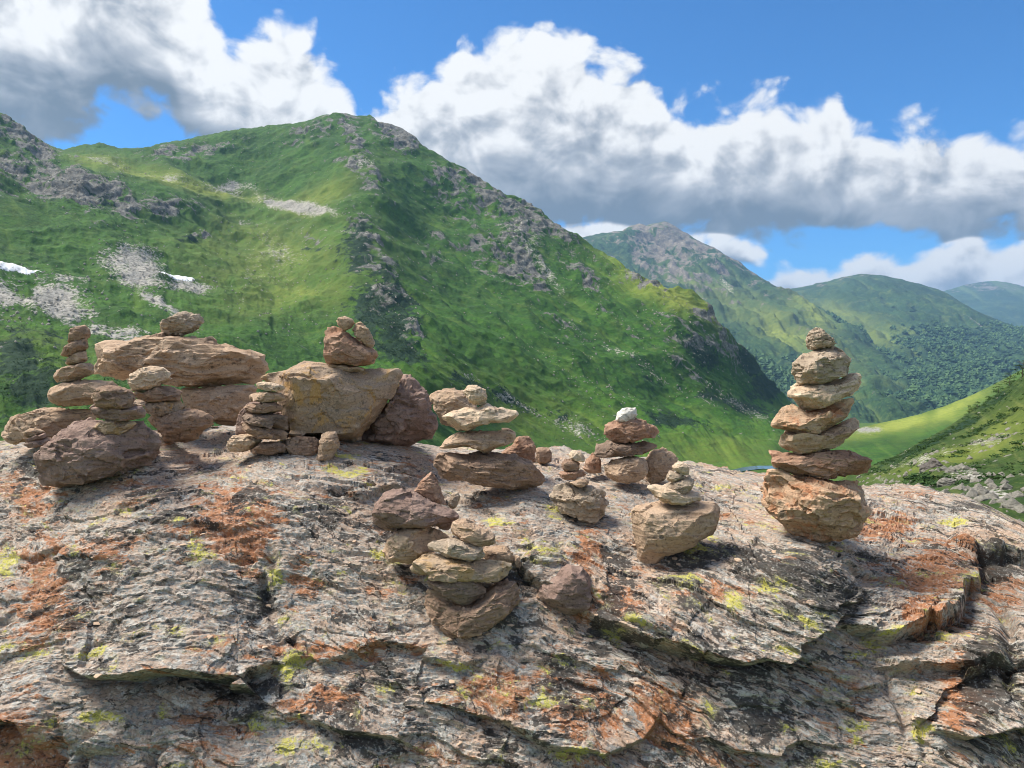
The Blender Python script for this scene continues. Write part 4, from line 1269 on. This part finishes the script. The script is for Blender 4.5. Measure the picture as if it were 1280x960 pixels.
stone('flat_stone', 1, [(122, 710), (150, 690), (240, 665), (266, 682), (240, 706), (170, 720)],
      2.32, 'lowest of three thin chips piled at the left edge rock', 'flat stone', 'mauve', 'thin chips at the left edge')
stone('flat_stone', 1, [(122, 685), (160, 664), (230, 640), (236, 664), (190, 690), (135, 695)],
      2.32, 'middle of three thin chips piled at the left edge rock', 'flat stone', 'mauve', 'thin chips at the left edge')
stone('flat_stone', 1, [(122, 660), (148, 620), (190, 625), (222, 636), (180, 664), (128, 670)],
      2.32, 'uppermost of three thin chips piled at the left edge rock', 'flat stone', 'tan', 'thin chips at the left edge')

# --- cream-capped cairn
stone('cairn_stone', 2, [(330, 665), (420, 645), (540, 600), (620, 595), (700, 620), (722, 650), (715, 690), (640, 720), (630, 775), (560, 790), (450, 785), (420, 765), (390, 710)],
      2.4, 'dark edged brown base rock under the cream capped cairn', CS, 'brown', GC, th=.8, brow=.35, et=1.1)
stone('cairn_stone', 1, [(715, 495), (780, 488), (910, 480), (922, 510), (910, 545), (830, 562), (755, 560), (730, 535)],
      2.38, 'squared ochre brown stone low in the cream capped cairn', CS, 'ochre', GC, th=.9, et=.6, eb=.55)
stone('cairn_stone', 1, [(650, 430), (700, 442), (780, 425), (830, 405), (880, 415), (910, 450), (905, 482), (820, 490), (720, 488), (665, 462)],
      2.38, 'dark brown rounded stone beneath the pale cream cap', CS, 'brown', GC)
stone('cairn_stone', 1, [(650, 375), (690, 335), (760, 308), (820, 318), (862, 350), (840, 385), (800, 410), (740, 440), (690, 443), (660, 430)],
      2.36, 'pale cream chunky cap stone left of the long boulder', CS, 'pale', GC, th=.9)

# --- cairn on the mauve rock
stone('boulder', 1, [(222, 745), (240, 715), (310, 675), (330, 620), (380, 585), (450, 570), (500, 585), (700, 590), (745, 595), (800, 650), (820, 690), (800, 730), (755, 765), (740, 800), (650, 850), (500, 890), (340, 912), (250, 902), (232, 880), (245, 800)],
      2.15, 'broad mauve brown rock with sloping top carrying a small cairn', 'boulder', 'mauve', None, th=.95, brow=.50, et=1.35, eb=.75, facets=6, bed=-.1)
stone('cairn_stone', 1, [(485, 590), (540, 578), (640, 578), (685, 590), (660, 625), (610, 655), (540, 667), (510, 647), (488, 615)],
      2.1, 'wedge of yellowish brown stone resting on the mauve rock', CS, 'yellow', GB, brow=.35)
stone('cairn_stone', 1, [(460, 535), (480, 510), (560, 508), (640, 515), (710, 510), (735, 545), (725, 572), (640, 582), (560, 580), (480, 572), (462, 552)],
      2.1, 'striped flat stone in the middle of the mauve rock cairn', CS, 'mauve', GB, th=.85)
stone('cairn_stone', 1, [(452, 515), (470, 498), (530, 490), (545, 510), (500, 525), (458, 532)],
      2.14, 'small chip peeking out left under the round brown cap', CS, 'mauve', GB)
stone('cairn_stone', 1, [(600, 505), (665, 478), (720, 485), (728, 510), (650, 520)],
      2.16, 'pale flat chip to the right under the round brown cap', CS, 'tan', GB)
stone('cairn_stone', 1, [(475, 460), (490, 420), (540, 402), (600, 415), (650, 440), (665, 470), (655, 520), (610, 545), (540, 530), (490, 505), (475, 480)],
      2.08, 'round brown cap stone of the mauve rock cairn', CS, 'brown', GB, th=1.0, facets=6)

# --- thin stack
stone('flat_stone', 3, [(8, 780), (50, 718), (130, 708), (205, 740), (175, 795), (60, 812)],
      2.34, 'pale flat footing stone on the left under the thin stack', 'flat stone', 'pale', GE)
stone('flat_stone', 3, [(140, 800), (200, 755), (300, 750), (348, 778), (340, 812), (250, 818), (160, 816)],
      2.32, 'brown flat footing stone on the right under the thin stack', 'flat stone', 'brown', GE)
stone('flat_stone', 2, [(875, 712), (885, 668), (920, 678), (1000, 700), (1100, 718), (1145, 738), (1130, 778), (1020, 772), (920, 742)],
      2.32, 'sloping brown slab at the bottom of the thin stack', 'flat stone', 'brown', GE, bed=-.2)
stone('flat_stone', 2, [(880, 650), (900, 618), (960, 625), (1060, 625), (1140, 640), (1146, 722), (1080, 718), (980, 692), (890, 665)],
      2.32, 'dark brown layered slab second up in the thin stack', 'flat stone', 'dark', GE, bed=-.2)
stone('flat_stone', 2, [(890, 590), (920, 570), (990, 565), (1070, 558), (1112, 585), (1110, 610), (1060, 627), (960, 627), (900, 607)],
      2.32, 'brown lens shaped slab in the middle of the thin stack', 'flat stone', 'brown', GE)
stone('flat_stone', 2, [(920, 525), (950, 505), (1040, 500), (1110, 508), (1130, 540), (1100, 557), (1000, 564), (930, 557)],
      2.32, 'pinkish tan slab second from the top of the thin stack', 'flat stone', 'tan', GE)
stone('flat_stone', 2, [(960, 450), (1000, 443), (1110, 460), (1128, 480), (1100, 500), (1020, 499), (965, 482)],
      2.32, 'palest thin slab topping the stack beside the ochre boulder', 'flat stone', 'pale', GE)

# --- on the ochre boulder
stone('flat_stone', 3, [(560, 342), (630, 326), (770, 346), (762, 366), (680, 374), (580, 364)],
      2.44, 'thin tan chip under the brown block on the ochre boulder', 'flat stone', 'tan', GG)
stone('stone', 3, [(548, 260), (550, 150), (570, 125), (610, 118), (650, 140), (720, 180), (780, 225), (830, 250), (838, 275), (820, 330), (770, 345), (650, 332), (555, 326)],
      2.44, 'brown block with sloping top on the ochre boulder', 'stone', 'red', GG, th=.9, brow=.62, et=.95, eb=.55, facets=4)
stone('stone', 3, [(700, 140), (720, 105), (745, 95), (790, 140), (822, 210), (815, 238), (780, 230), (720, 182)],
      2.42, 'grey tan slab leaning on the right of the brown block', 'stone', 'tan', GG, th=.8)
stone('stone', 3, [(612, 95), (620, 75), (660, 65), (700, 80), (715, 105), (690, 132), (660, 147), (625, 122)],
      2.42, 'small rounded tan stone at the tip of the brown block', 'stone', 'tan', GG)
stone('stone', 3, [(500, 850), (525, 770), (530, 715), (560, 700), (610, 698), (625, 730), (620, 750), (630, 780), (600, 815), (590, 860), (545, 862)],
      2.30, 'small upright stone standing against the foot of the ochre boulder', 'stone', 'tan', None)
stone('stone', 3, [(340, 745), (400, 720), (500, 725), (525, 760), (510, 830), (450, 850), (370, 832), (345, 790)],
      2.34, 'squat grey brown stone between the thin stack and the upright stone', 'stone', 'brown', None)

# --- slab cairn
stone('cairn_stone', 4, [(112, 590), (160, 545), (260, 550), (380, 565), (430, 540), (560, 540), (700, 555), (820, 595), (850, 650), (910, 700), (915, 740), (870, 775), (780, 800), (680, 806), (570, 790), (440, 762), (330, 742), (230, 746), (160, 712), (120, 640)],
      2.2, 'long dark brown base rock under the middle slab cairn', CS, 'brown', GI, th=.75, brow=.42, et=1.2, eb=.8, facets=6, bed=-.2, layer=1.3)
stone('cairn_stone', 4, [(600, 365), (655, 368), (705, 400), (700, 440), (640, 430), (605, 400)],
      2.26, 'dark brown chunk wedged between the two wide tan slabs', CS, 'dark', GI)
stone('cairn_stone', 4, [(148, 510), (190, 460), (260, 410), (340, 388), (520, 383), (640, 378), (700, 402), (714, 440), (690, 470), (600, 500), (530, 535), (470, 545), (430, 500), (330, 505), (200, 527)],
      2.19, 'lower wide tan slab of the middle slab cairn', CS, 'tan', GI, th=.8, brow=.55, et=1.3, layer=.8)
stone('cairn_stone', 4, [(180, 290), (260, 250), (330, 230), (440, 212), (500, 188), (560, 215), (640, 235), (725, 245), (728, 275), (690, 310), (660, 335), (560, 332), (450, 352), (360, 387), (300, 387), (230, 350)],
      2.19, 'upper wide golden tan slab of the middle slab cairn', CS, 'pale', GI, th=.8, brow=.6, et=1.3, layer=.7)
stone('cairn_stone', 4, [(330, 105), (370, 68), (430, 70), (490, 95), (502, 140), (495, 185), (450, 212), (395, 200), (365, 170), (345, 140)],
      2.19, 'small pale chunk on top of the upper golden slab', CS, 'pale', GI, rough=1.4)

# --- low front cairn
stone('stone', 5, [(310, 130), (350, 80), (395, 38), (420, 70), (450, 140), (482, 212), (420, 195), (340, 152)],
      1.95, 'pointed orange brown stone behind the mauve loaf shaped stone', 'stone', 'red', GK, th=.8)
stone('stone', 5, [(480, 200), (498, 145), (530, 138), (541, 165), (525, 218), (495, 230)],
      1.97, 'small grey upright chip behind the mauve loaf shaped stone', 'stone', 'grey', GK)
stone('cairn_stone', 5, [(150, 440), (175, 380), (230, 330), (300, 308), (400, 320), (480, 345), (500, 372), (440, 420), (370, 445), (300, 480), (240, 495), (170, 480)],
      1.87, 'rounded tan stone below the mauve loaf shaped stone', CS, 'tan', GK, th=.9)
stone('cairn_stone', 5, [(97, 260), (110, 200), (160, 145), (215, 118), (260, 125), (330, 155), (420, 195), (500, 225), (542, 258), (525, 300), (480, 332), (400, 312), (300, 302), (220, 332), (150, 327), (105, 297)],
      1.88, 'mauve loaf shaped stone at the left top of the front cairn', CS, 'mauve', GK, th=.85, brow=.6, et=1.1, layer=.4, rough=.7)
stone('stone', 5, [(810, 450), (840, 460), (860, 510), (830, 528), (808, 490)],
      1.86, 'little tan chip at the right end of the yellow streaked slab', 'stone', 'tan', GK)
stone('cairn_stone', 5, [(640, 420), (760, 412), (800, 440), (815, 482), (790, 515), (700, 490), (650, 470)],
      1.86, 'flat tan stone behind the yellow streaked slab', CS, 'tan', GK)
stone('cairn_stone', 5, [(355, 650), (380, 610), (450, 635), (530, 660), (600, 675), (680, 635), (720, 605), (830, 578), (847, 620), (830, 690), (790, 770), (700, 820), (600, 860), (520, 868), (420, 850), (400, 790), (365, 720)],
      1.77, 'saddle shaped reddish brown base stone of the front cairn', CS, 'brown', GK, th=.85, brow=.5, et=1.2, eb=.75, facets=5, bed=.25)
stone('cairn_stone', 5, [(373, 590), (400, 562), (500, 555), (620, 562), (650, 600), (677, 637), (650, 677), (580, 693), (510, 672), (430, 632), (385, 615)],
      1.75, 'dark wedge stone sitting in the saddle of the base stone', CS, 'dark', GK, th=.8, brow=.35)
stone('cairn_stone', 5, [(290, 520), (310, 475), (360, 450), (470, 453), (600, 475), (740, 478), (802, 500), (792, 552), (740, 582), (650, 577), (560, 567), (420, 562), (330, 557), (300, 540)],
      1.77, 'yellow streaked slab with greenish stain in the front cairn', CS, 'yellow', GK, th=.75, layer=1.3)
stone('cairn_stone', 5, [(373, 400), (400, 378), (480, 373), (580, 393), (660, 415), (668, 460), (640, 482), (560, 472), (450, 447), (385, 432)],
      1.77, 'grey brown slab lying on the yellow streaked slab', CS, 'grey', GK, th=.8, bed=-.15)
stone('cairn_stone', 5, [(485, 320), (500, 290), (560, 273), (610, 300), (660, 325), (716, 350), (720, 395), (690, 412), (620, 407), (560, 382), (500, 350)],
      1.80, 'small tan stone on the right top of the front cairn', CS, 'tan', GK, th=.9)
stone('stone', 5, [(938, 650), (945, 600), (1000, 570), (1040, 530), (1090, 503), (1150, 513), (1190, 560), (1212, 620), (1202, 670), (1150, 722), (1060, 770), (1000, 757), (950, 712)],
      1.80, 'lone faceted mauve brown stone right of the front cairn', 'stone', 'mauve', None, th=1.0, brow=.45, et=.9, facets=9, rough=.6, layer=.3)

# --- tiny cairn
stone('cairn_stone', 6, [(75, 540), (90, 490), (150, 475), (290, 490), (350, 525), (373, 580), (362, 620), (330, 652), (280, 674), (230, 657), (150, 627), (90, 587)],
      2.08, 'rough grey tan base rock under the tiniest cairn', CS, 'grey', GM, th=.9, brow=.4, rough=1.7, et=1.0)
stone('cairn_stone', 6, [(165, 472), (230, 453), (282, 458), (272, 487), (230, 497), (190, 484)],
      2.05, 'tan chip at the foot of the tiniest cairn', CS, 'tan', GM)
stone('cairn_stone', 6, [(112, 420), (150, 410), (250, 408), (263, 435), (200, 453), (150, 458), (125, 442)],
      2.08, 'reddish flat stone low in the tiniest cairn', CS, 'red', GM)
stone('cairn_stone', 6, [(130, 372), (150, 350), (200, 355), (230, 370), (225, 412), (150, 414), (135, 397)],
      2.08, 'squared brown stone in the middle of the tiniest cairn', CS, 'brown', GM, et=.6, eb=.6)
stone('cairn_stone', 6, [(170, 325), (190, 303), (230, 310), (262, 345), (250, 367), (200, 357), (175, 347)],
      2.08, 'tilted tan cap stone of the tiniest cairn', CS, 'pale', GM)

# --- white-capped cairn
stone('cairn_stone', 6, [(245, 400), (265, 350), (295, 315), (335, 335), (345, 420), (290, 425), (255, 412)],
      2.4, 'reddish support stone at the left under the white capped cairn', CS, 'red', GN)
stone('cairn_stone', 6, [(560, 370), (610, 300), (660, 285), (710, 310), (750, 350), (720, 395), (680, 442), (650, 472), (600, 478), (575, 450)],
      2.38, 'rounded reddish tan support stone at the right of the white capped cairn', CS, 'tan', GN, th=.9)
stone('cairn_stone', 6, [(352, 415), (365, 375), (420, 345), (520, 335), (570, 350), (590, 400), (570, 447), (510, 477), (430, 467), (370, 447)],
      2.32, 'tan faceted support stone at the front of the white capped cairn', CS, 'tan', GN, th=.9, facets=9)
stone('cairn_stone', 6, [(295, 320), (330, 280), (380, 253), (450, 268), (540, 256), (620, 263), (642, 285), (560, 322), (480, 332), (360, 347), (310, 337)],
      2.34, 'dark brown flat slab bridging the three support stones', CS, 'dark', GN, th=.8)
stone('cairn_stone', 6, [(352, 215), (360, 165), (420, 148), (520, 133), (560, 150), (640, 190), (650, 210), (620, 232), (530, 247), (460, 270), (400, 264), (365, 242)],
      2.34, 'reddish brown pointed stone directly beneath the white cap', CS, 'red', GN, th=.85)
stone('cairn_stone', 6, [(412, 150), (425, 105), (450, 85), (520, 78), (531, 120), (505, 152), (450, 162)],
      2.32, 'white angular cap stone brightest of all the cairn stones', CS, 'white', GN, th=.8, facets=5)

# --- cairn on the wedge rock
stone('boulder', 6, [(495, 610), (520, 590), (640, 572), (780, 580), (860, 568), (930, 573), (963, 600), (956, 680), (930, 742), (860, 782), (780, 807), (700, 842), (640, 892), (560, 934), (540, 912), (525, 840), (505, 740)],
      1.92, 'tan wedge shaped rock with pointed foot carrying a little cairn', 'boulder', 'tan', None, th=.85, brow=.36, et=.95, eb=1.0, facets=4, rough=.5, layer=.2)
stone('cairn_stone', 6, [(575, 495), (620, 475), (690, 490), (760, 515), (850, 518), (866, 560), (830, 577), (740, 583), (660, 573), (610, 537)],
      1.9, 'wide pale tan slab lying on the wedge rock', CS, 'pale', GO, th=.85, bed=-.15)
stone('cairn_stone', 6, [(665, 485), (720, 468), (800, 440), (826, 455), (811, 512), (770, 543), (720, 543), (680, 522)],
      1.9, 'striped grey stone second up on the wedge rock cairn', CS, 'grey', GO, layer=1.4)
stone('cairn_stone', 6, [(680, 442), (700, 408), (750, 423), (783, 440), (760, 468), (710, 473), (685, 462)],
      1.9, 'small grey brown stone beneath the cap of the wedge rock cairn', CS, 'grey', GO)
stone('cairn_stone', 6, [(705, 388), (740, 362), (780, 370), (804, 400), (796, 432), (760, 434), (715, 408)],
      1.9, 'small pale cap stone of the wedge rock cairn', CS, 'pale', GO)

# loose chips lying in the hollows of the great rock
vc, fc = ICO[1]
vc = vc * np.random.default_rng(8).uniform(.6, 1.3, (len(vc), 1)) * np.array([1.2, .9, .55])
SLAB = dict(p=p, n=n, rows=p.shape[0])
wch = .04 * (PXa > -20) * (PXa < 1300) * (PYa < 960)
for a_, b_, d_ in SLAB_CP[:13]:
    wch = wch + np.exp(-(((PXa - a_) / 70) ** 2 + ((PYa - b_ - 4) / 16) ** 2))
scatter('stone_chips', SLAB, wch * (PYa > interp(slab_rim, PXa) + 3), 260, (vc, fc), (.004, .013), (.5, .8), MATS['tan'], sink=.05)

# ------------------------------------------------------------------ rocks and trees on the right hillside
MATS['hill'] = rock_material('hillside_granite', (.165, .155, .13), (.24, .225, .19), (.075, .07, .06), None, 0, 20.0)
MATS['hilldark'] = rock_material('hillside_dark_rock', (.13, .115, .105), (.17, .15, .135), (.07, .06, .055), None, 0, 20.0)
for m in ('hill', 'hilldark'):          # these are metres across, so their grain is coarser
    for nd in MATS[m].node_tree.nodes:
        if nd.type == 'TEX_NOISE' and nd.inputs['Scale'].default_value > 5:
            nd.inputs['Scale'].default_value *= .08
        if nd.type == 'TEX_VORONOI':
            nd.inputs['Scale'].default_value *= .08
        if nd.type == 'BUMP':
            nd.inputs['Distance'].default_value = .08


def blocky(cx, cy, w_, h_, seed, pointy=False):
    r = np.random.default_rng(seed)
    a = np.linspace(0, 2 * np.pi, 11)[:-1] + r.uniform(-.2, .2, 10)
    k = r.uniform(.75, 1.05, 10)
    if pointy:
        return [(cx - w_ * .5, cy + h_ * .45), (cx - w_ * .25, cy), (cx - w_ * .05, cy - h_ * .5), (cx + w_ * .15, cy - h_ * .3), (cx + w_ * .35, cy + h_ * .1), (cx + w_ * .5, cy + h_ * .45), (cx, cy + h_ * .5)]
    return [(cx + w_ * .5 * q * math.cos(t_), cy + h_ * .5 * q * math.sin(t_)) for t_, q in zip(a, k)]


HG = 'rocks on the right hillside'
SPECIAL = [
    (1167, 587, 46, 30, 'hilldark', True, 'dark pyramid shaped rock on the right hillside'),
    (1226, 589, 56, 16, 'hilldark', False, 'long low dark rock with shaded hollow on the right hillside'),
    (1183, 606, 28, 20, 'hill', False, 'rounded pale boulder below the dark pyramid rock'),
    (1186, 592, 24, 10, 'hill', False, 'flat pale slab at the foot of the dark pyramid rock'),
    (1155, 615, 17, 11, 'hill', False, 'pale angular block left of the rounded pale boulder'),
    (1205, 630, 50, 18, 'hill', False, 'wide pale rock rising just behind the great rock rim'),
    (1262, 636, 24, 22, 'hill', False, 'yellowish pale block near the right picture edge above the rim'),
    (1275, 640, 26, 28, 'hill', False, 'pale block cut by the right picture edge above the rim'),
    (1100, 612, 30, 18, 'hill', False, 'pale broken rock right of the tall cairn base'),
    (1240, 468 + 67, 10, 6, 'hill', False, 'small pale boulder high on the right hillside below the trees'),
    (1265, 573, 20, 10, 'hill', False, 'flat pale rock above the long dark rock at the right edge'),
    (1276, 532, 14, 8, 'hill', False, 'pale boulder in grass at the right picture edge'),
]
for i, (cx, cy, w_, h_, m, pt, lab) in enumerate(SPECIAL):
    d = float(side_d(np.array([cx]), np.array([cy + h_ * .3]))[0])
    stone('boulder', 0, blocky(cx, cy, w_, h_, 900 + i, pt), d, lab, 'boulder', m, HG, th=.9, facets=8, rough=1.3)
rr_ = np.random.default_rng(77)
LAND = [('the dark pyramid shaped rock', 1167, 587, 46, 30), ('the long low dark rock', 1226, 589, 56, 16), ('the rounded pale boulder', 1183, 606, 28, 20),
        ('the wide pale rock', 1205, 630, 50, 18), ('the yellowish pale block', 1262, 636, 24, 22), ('the pale broken rock', 1100, 612, 30, 18)]
DIRS = ['right of', 'lower right of', 'below', 'lower left of', 'left of', 'upper left of', 'above', 'upper right of']
used, more = {}, []
for _ in range(4000):
    cx, cy = rr_.uniform(1092, 1275), rr_.uniform(585, 642)
    if cy < interp(side_top, cx) + 12 or cy > interp(slab_rim, cx) - 1:
        continue
    q = min(LAND, key=lambda l: math.hypot((cx - l[1]) / l[3], (cy - l[2]) / l[4]))
    u, v = (cx - q[1]) / q[3], (cy - q[2]) / q[4]
    if math.hypot(u, v) < .62 or math.hypot(u, v) > 1.6 or any(math.hypot(cx - m[0], cy - m[1]) < 9 for m in more):
        continue
    dname = DIRS[int(round(math.degrees(math.atan2(v, u)) / 45)) % 8]
    if (q[0], dname) in used:
        continue
    used[(q[0], dname)] = 1
    s = rr_.uniform(7, 13)
    more.append((cx, cy, s, s * rr_.uniform(.5, .8), 'small grey rock just %s %s' % (dname, q[0])))
    if len(more) >= 24:
        break
more.sort(key=lambda q: q[1])
for i, (cx, cy, w_, h_, lab) in enumerate(more):
    d = float(side_d(np.array([cx]), np.array([cy + h_ * .3]))[0])
    stone('hillside_rock', 0, blocky(cx, cy, w_, h_, 950 + i), d, lab, 'rock', 'hill',
          'small rocks strewn on the right hillside', th=.9, facets=7)
# smaller stones nobody could count
v1, f1 = ICO[1]
v1 = v1 * (1 + .25 * np.random.default_rng(4).normal(size=(len(v1), 1))).clip(.6, 1.4)
scatter('hillside_stones', SIDE, (SIDE['mk']['scree'] ** 1.5 + .03) * (SIDE['px'] < 1330), 600, (v1, f1), (.04, .22), (.5, .8), MATS['hill'], sink=-.1)
scatter('mountain_stones', MAIN, np.clip(MAIN['mk']['scree'] * .5 + MAIN['mk']['rock'] * .25 + .003, 0, 1), 5000, (v1, f1), (.3, 1.3), (.6, .9), MATS['hill'], sink=-.1)

m_bark, nt, b = material('bark', .9)
nt.links.new(MIX(nt, NOISE(nt, node(nt, 'ShaderNodeTexCoord').outputs['Object'], 9, 4), (.07, .05, .035), (.16, .13, .10)), b.inputs['Base Color'])


def tree(px_, py_, hpx, wpx, label, seed):
    d = float(side_d(np.array([px_]), np.array([max(py_, float(interp(side_top, px_)) + .5)]))[0])
    base = P(px_, py_ + 1.5, d)
    h_, w_ = hpx / F * d, wpx / F * d
    root = bpy.data.objects.new('tree', None)
    root.location = base
    root.empty_display_size = .3
    COL.objects.link(root)
    tag(root, label, 'tree', 'trees along the crest of the right hillside')
    # trunk with a few limbs
    bm = bmesh.new()
    r = np.random.default_rng(seed)

    def limb(a, b_, r0, r1):
        a, b_ = Vector(a), Vector(b_)
        q = (b_ - a).to_track_quat('Z', 'Y')
        rings = []
        for c_, rr0 in ((a, r0), (b_, r1)):
            rings.append([bm.verts.new(c_ + q @ Vector((rr0 * math.cos(k * 1.047), rr0 * math.sin(k * 1.047), 0))) for k in range(6)])
        for k in range(6):
            bm.faces.new((rings[0][k], rings[0][(k + 1) % 6], rings[1][(k + 1) % 6], rings[1][k]))
    limb((0, 0, -.3), (0, 0, h_ * .55), h_ * .035, h_ * .02)
    limb((0, 0, h_ * .5), (w_ * .05, 0, h_ * .9), h_ * .02, h_ * .006)
    for k in range(7):
        a = k * 2.4
        z = h_ * (.2 + .09 * k)
        limb((0, 0, z), (w_ * .35 * math.cos(a), w_ * .35 * math.sin(a), z + h_ * .14), h_ * .012, h_ * .004)
    me = bpy.data.meshes.new('trunk')
    bm.to_mesh(me)
    bm.free()
    me.materials.append(m_bark)
    link('trunk', me, parent=root)
    # crown: clumps of leaf faces with gaps between them
    vs, fs, k0 = [], [], 0
    for k in range(16):
        a, z = r.uniform(0, 6.28), r.uniform(.18, .98)
        rad = (1 - abs(z - .45) * 1.25) * .42 * r.uniform(.4, 1.0)
        tv_, tf_ = clump_template(34, seed * 50 + k)
        s = r.uniform(.16, .26)
        vs.append(tv_ * np.array([w_ * s, w_ * s, h_ * s * .7]) + np.array([w_ * rad * math.cos(a), w_ * rad * math.sin(a), h_ * z * .9]))
        fs.append(tf_ + k0)
        k0 += len(tv_)
    link('crown', mesh_from('crown', np.concatenate(vs), np.concatenate(fs), [m_shrub], smooth=False), parent=root)


for i, (a, hp, wp, lab) in enumerate([
        (1278, 26, 24, 'dark bushy tree cut by the right picture edge on the hillside crest'),
        (1262, 20, 22, 'broad dark tree second from the right picture edge on the crest'),
        (1248, 15, 18, 'low rounded dark tree beside the broad tree on the crest'),
        (1236, 9, 14, 'squat dark bush at the lower end of the crest thicket'),
        (1222, 12, 11, 'lone small dark tree on the crest above the lit meadow'),
        (1219, 7, 16, 'low dark spreading shrub under the lone small tree'),
        (1212, 14, 9, 'slender dark tree standing where the crest meets the lit meadow')]):
    tree(a, float(interp(side_top, a)) + 2, hp, wp, lab, 20 + i)

# ------------------------------------------------------------------ the air
bm = bmesh.new()
bmesh.ops.create_cube(bm, size=1.0)
for v in bm.verts:
    v.co.x *= 23000
    v.co.y *= 23000
    v.co.z = -440 if v.co.z < 0 else 960
hm = bpy.data.meshes.new('haze')
bm.to_mesh(hm)
bm.free()
mh = bpy.data.materials.new('haze')
mh.use_nodes = True
nt = mh.node_tree
nt.nodes.remove(nt.nodes['Principled BSDF'])
vp = node(nt, 'ShaderNodeVolumePrincipled', {'Color': (.34, .62, 1.0, 1), 'Density': 7.5e-5, 'Anisotropy': .2})
nt.links.new(vp.outputs[0], nt.nodes['Material Output'].inputs['Volume'])
hm.materials.append(mh)
haze = link('haze', hm)
haze['kind'] = 'stuff'
